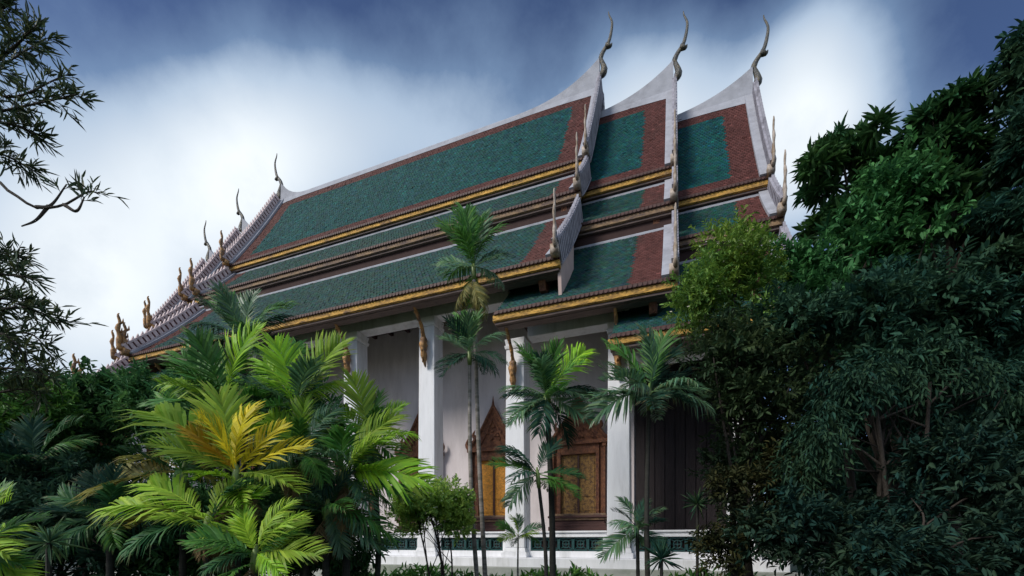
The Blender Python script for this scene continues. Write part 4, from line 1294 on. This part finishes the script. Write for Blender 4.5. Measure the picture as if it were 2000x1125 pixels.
P, Dv, Nv = [], [], []
rg = np.random.default_rng(5)
for bi, (pts, leafy) in enumerate(BR):
    w = [at(px, py, D0 + 0.25 * math.sin(bi * 2.3 + i * 0.5)) - nb_base for i, (px, py) in enumerate(pts)]
    path = curve_pts(w, 16)
    m.tube(path, [0.016 * (1 - i / 20) + 0.003 for i in range(17)], 5)
    if leafy < 0.01:
        continue
    for i in range(2 if leafy < 0.5 else 1, 17):
        if leafy < 0.5 and i < 13:
            continue
        for s in range(int(1.5 + 2.2 * leafy)):
            p = path[i]
            tdir = np.array((path[min(16, i + 1)] - path[max(0, i - 1)]).normalized())
            d = unit((tdir * 0.8 + rg.normal(size=3) * 0.75 + np.array([0, 0, 0.15]))[None])[0]
            tw = 0.10 + 0.12 * rg.random()
            m.tube([p, Vector(p) + Vector(d * tw)], [0.003, 0.002], 3)
            for q in range(int(4 * leafy) + 2 if leafy > 0.5 else 5):
                a = rg.random()
                P.append(np.array(p) + d * tw * a)
                Dv.append(d * 0.9 + rg.normal(size=3) * 0.5 + np.array([0, 0, 0.1]))
                Nv.append(rg.normal(size=3) + np.array([0, 0, 0.8]))
m.build('trunk', M_BARKD, NT, smooth=True)
P, Dv, Nv = np.array(P), np.array(Dv), np.array(Nv)
n = len(P)
link('leaves', leaf_mesh('leaves', P, Dv, Nv, 0.125 * (0.6 + 0.8 * rg.random(n)), 0.02 * (0.7 + 0.6 * rg.random(n)), L_NARROW, 0.1, 0.15), NT)

# --- right-hand trees
GR = 'trees standing right of the temple'
tree('flowering_tree', 'light green flowering tree overlapping the right end of the roof', 'tree', 1440, 8.4,
     [(1420, 500, 75, 50, 0, 2), (1370, 570, 55, 35, -0.2, 1.2), (1480, 530, 55, 60, 0.2, 1.5), (1345, 600, 35, 22, -0.3, 0.5), (1440, 620, 90, 50, 0, 1.6)], L_SPRAY, 64, 0.30, 26, 8, 0.085, 0.035, 0.18, 0.06, M_BARKD, seed=41, group=GR, flowers=140)
tree('leafy_tree', 'olive brown leaved tree with low branches before the porch', 'tree', 1470, 7.6,
     [(1430, 690, 70, 60, 0, 1.5), (1470, 780, 90, 70, 0, 2), (1530, 700, 90, 70, 0.2, 2), (1450, 890, 70, 60, 0.2, 1), (1540, 860, 70, 80, 0.2, 1.3)], L_OLIVE, 60, 0.30, 24, 7, 0.12, 0.05, 0.22, 0.10, M_BARKD, seed=42, group=GR)
tree('leafy_tree', 'tree with big leaf rosettes standing out against white cloud', 'tree', 1700, 8.8,
     [(1665, 300, 78, 34, 0, 2), (1625, 345, 50, 25, 0, 1), (1650, 270, 50, 20, 0.2, .8), (1720, 320, 35, 25, 0, .7), (1640, 420, 80, 50, 0, 1.6), (1700, 480, 100, 60, 0, 2)], L_DEEP, 44, 0.22, 11, 11, 0.25, 0.065, 0.18, 0.08, M_BARKD, rosette=True, seed=43, group=GR, up=0.8, flat=0.5)
tree('leafy_tree', 'taller dark tree with finger shaped leaves left of the right edge', 'tree', 1880, 8.0,
     [(1850, 240, 70, 36, 0, 2), (1820, 300, 50, 40, 0, 1), (1895, 340, 60, 50, 0, 1.5), (1800, 400, 90, 60, 0.2, 2), (1900, 450, 90, 80, 0, 2)], L_DEEP, 50, 0.24, 11, 11, 0.25, 0.065, 0.18, 0.09, M_BARKD, rosette=True, seed=44, group=GR, up=0.8, flat=0.5)
tree('leafy_tree', 'very tall dark tree cut off by the right edge', 'tree', 2050, 7.0,
     [(2015, 130, 40, 60, 0, 1.5), (2065, 60, 60, 70, 0, 1.5), (2010, 280, 55, 70, 0, 2), (2080, 250, 70, 120, 0, 2), (2010, 400, 80, 80, 0, 2), (1970, 560, 80, 80, 0, 2)], L_TEAL, 70, 0.26, 20, 10, 0.16, 0.05, 0.20, 0.11, M_BARKD, rosette=True, seed=45, group=GR, up=0.5, flat=0.7)
tree('leafy_tree', 'green topped tree between the two rosette leaved trees', 'tree', 1760, 8.2,
     [(1760, 370, 60, 45, 0, 1.4), (1750, 450, 90, 60, 0, 2), (1600, 500, 80, 70, 0.6, 1.5), (1650, 590, 110, 70, 0.6, 1.5)], L_MID, 60, 0.34, 26, 8, 0.14, 0.06, 0.24, 0.10, M_BARKD, seed=46, group=GR)
tree('leafy_tree', 'dark teal tree filling the middle of the right side', 'tree', 1790, 7.4,
     [(1700, 620, 110, 60, 0, 2), (1820, 600, 110, 70, 0, 2), (1920, 660, 90, 80, 0, 2), (1760, 720, 130, 60, 0, 2), (1560, 610, 60, 60, 0.3, 1)], L_TEAL, 80, 0.32, 30, 8, 0.14, 0.05, 0.24, 0.11, M_BARKD, seed=47, group=GR)
tree('weeping_tree', 'weeping dark tree with drooping leaf curtain and pale stems', 'tree', 1735, 6.6,
     [(1690, 745, 90, 30, 0, 2), (1800, 700, 90, 40, 0.2, 2), (1615, 820, 40, 45, 0, 1.2), (1920, 740, 80, 60, 0.3, 1.6), (1580, 910, 30, 40, 0.1, .7), (1830, 800, 60, 40, 0.4, 1)], L_TEAL, 46, 0.24, 22, 9, 0.12, 0.03, 0.30, 0.045, M_BARKD, seed=48, group=GR, droop=0.7, stems=4, up=-0.1, limbs=20)
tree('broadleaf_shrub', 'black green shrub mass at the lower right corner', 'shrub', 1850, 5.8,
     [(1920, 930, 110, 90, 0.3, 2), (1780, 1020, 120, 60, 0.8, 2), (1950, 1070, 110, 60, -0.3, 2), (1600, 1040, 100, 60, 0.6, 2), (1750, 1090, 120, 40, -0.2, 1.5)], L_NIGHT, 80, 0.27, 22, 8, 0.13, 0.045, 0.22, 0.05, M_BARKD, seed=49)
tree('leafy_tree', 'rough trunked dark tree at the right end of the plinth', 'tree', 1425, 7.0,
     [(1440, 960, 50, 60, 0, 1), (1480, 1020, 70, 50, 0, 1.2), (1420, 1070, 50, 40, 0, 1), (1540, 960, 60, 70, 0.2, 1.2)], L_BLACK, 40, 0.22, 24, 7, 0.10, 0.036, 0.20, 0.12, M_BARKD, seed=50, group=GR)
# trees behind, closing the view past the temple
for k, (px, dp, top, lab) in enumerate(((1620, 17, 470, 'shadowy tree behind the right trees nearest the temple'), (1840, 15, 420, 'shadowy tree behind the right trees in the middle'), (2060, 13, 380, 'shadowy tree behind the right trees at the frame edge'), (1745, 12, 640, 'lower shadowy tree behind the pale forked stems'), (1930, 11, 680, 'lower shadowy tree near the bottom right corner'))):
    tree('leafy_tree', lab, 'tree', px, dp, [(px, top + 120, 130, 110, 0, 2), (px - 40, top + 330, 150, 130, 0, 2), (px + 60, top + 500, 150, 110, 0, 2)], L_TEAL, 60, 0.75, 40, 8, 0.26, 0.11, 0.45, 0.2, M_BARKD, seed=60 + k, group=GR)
for k, (px, dp, top, lab) in enumerate(((60, 24, 830, 'distant dark tree at far left behind the shrubs'), (260, 32, 800, 'distant dark tree just left of the temple end'), (-120, 20, 790, 'distant dark tree cut by the left edge'))):
    tree('leafy_tree', lab, 'tree', px, dp, [(px, top + 70, 110, 70, 0, 2), (px + 30, top + 180, 140, 90, 0, 2)], L_DEEP, 50, 1.1, 40, 8, 0.4, 0.18, 0.6, 0.2, M_BARKD, seed=70 + k, group='distant trees at the left')

# --- low planting along the foot of the plinth and grass
rg = np.random.default_rng(77)
n = 26000
gx = rg.uniform(-14, 6, n); gy = rg.uniform(5.0, 11.6, n)
Pg = np.stack([gx, gy, np.zeros(n)], 1)
Dg = unit(rg.normal(size=(n, 3)) * 0.35 + np.array([0, 0, 1.0]))
Ng = unit(rg.normal(size=(n, 3)) * np.array([1, 1, 0.2]))
go = link('grass', leaf_mesh('grass', Pg, Dg, Ng, 0.16 * (0.5 + rg.random(n)), np.full(n, 0.014), L_DEEP, 0.1, 0.3))
go['kind'] = 'stuff'
n = 420
cx = rg.uniform(-9.5, 1.8, n)
Pc, Dc, Nc, Lc = [], [], [], []
for i in range(n):
    y = 10.2 + rg.random() * 1.2
    c = np.array([cx[i], y, 0.0])
    h = 0.45 + 0.55 * rg.random() * (0.5 + 0.5 * math.sin(cx[i] * 1.7))
    for q in range(22):
        d = rg.normal(size=3) * 0.55 + np.array([0, 0, 0.8])
        Pc.append(c + np.array([0, 0, h * rg.random()]) + rg.normal(size=3) * 0.08)
        Dc.append(d); Nc.append(rg.normal(size=3) * 0.4 + np.array([0, 0, 1])); Lc.append(0.16 + 0.14 * rg.random())
Lc = np.array(Lc)
co = link('ground_cover', leaf_mesh('ground_cover', np.array(Pc), np.array(Dc), np.array(Nc), Lc, Lc * 0.22, L_GREEN, 0.15, 0.3))
co['kind'] = 'stuff'
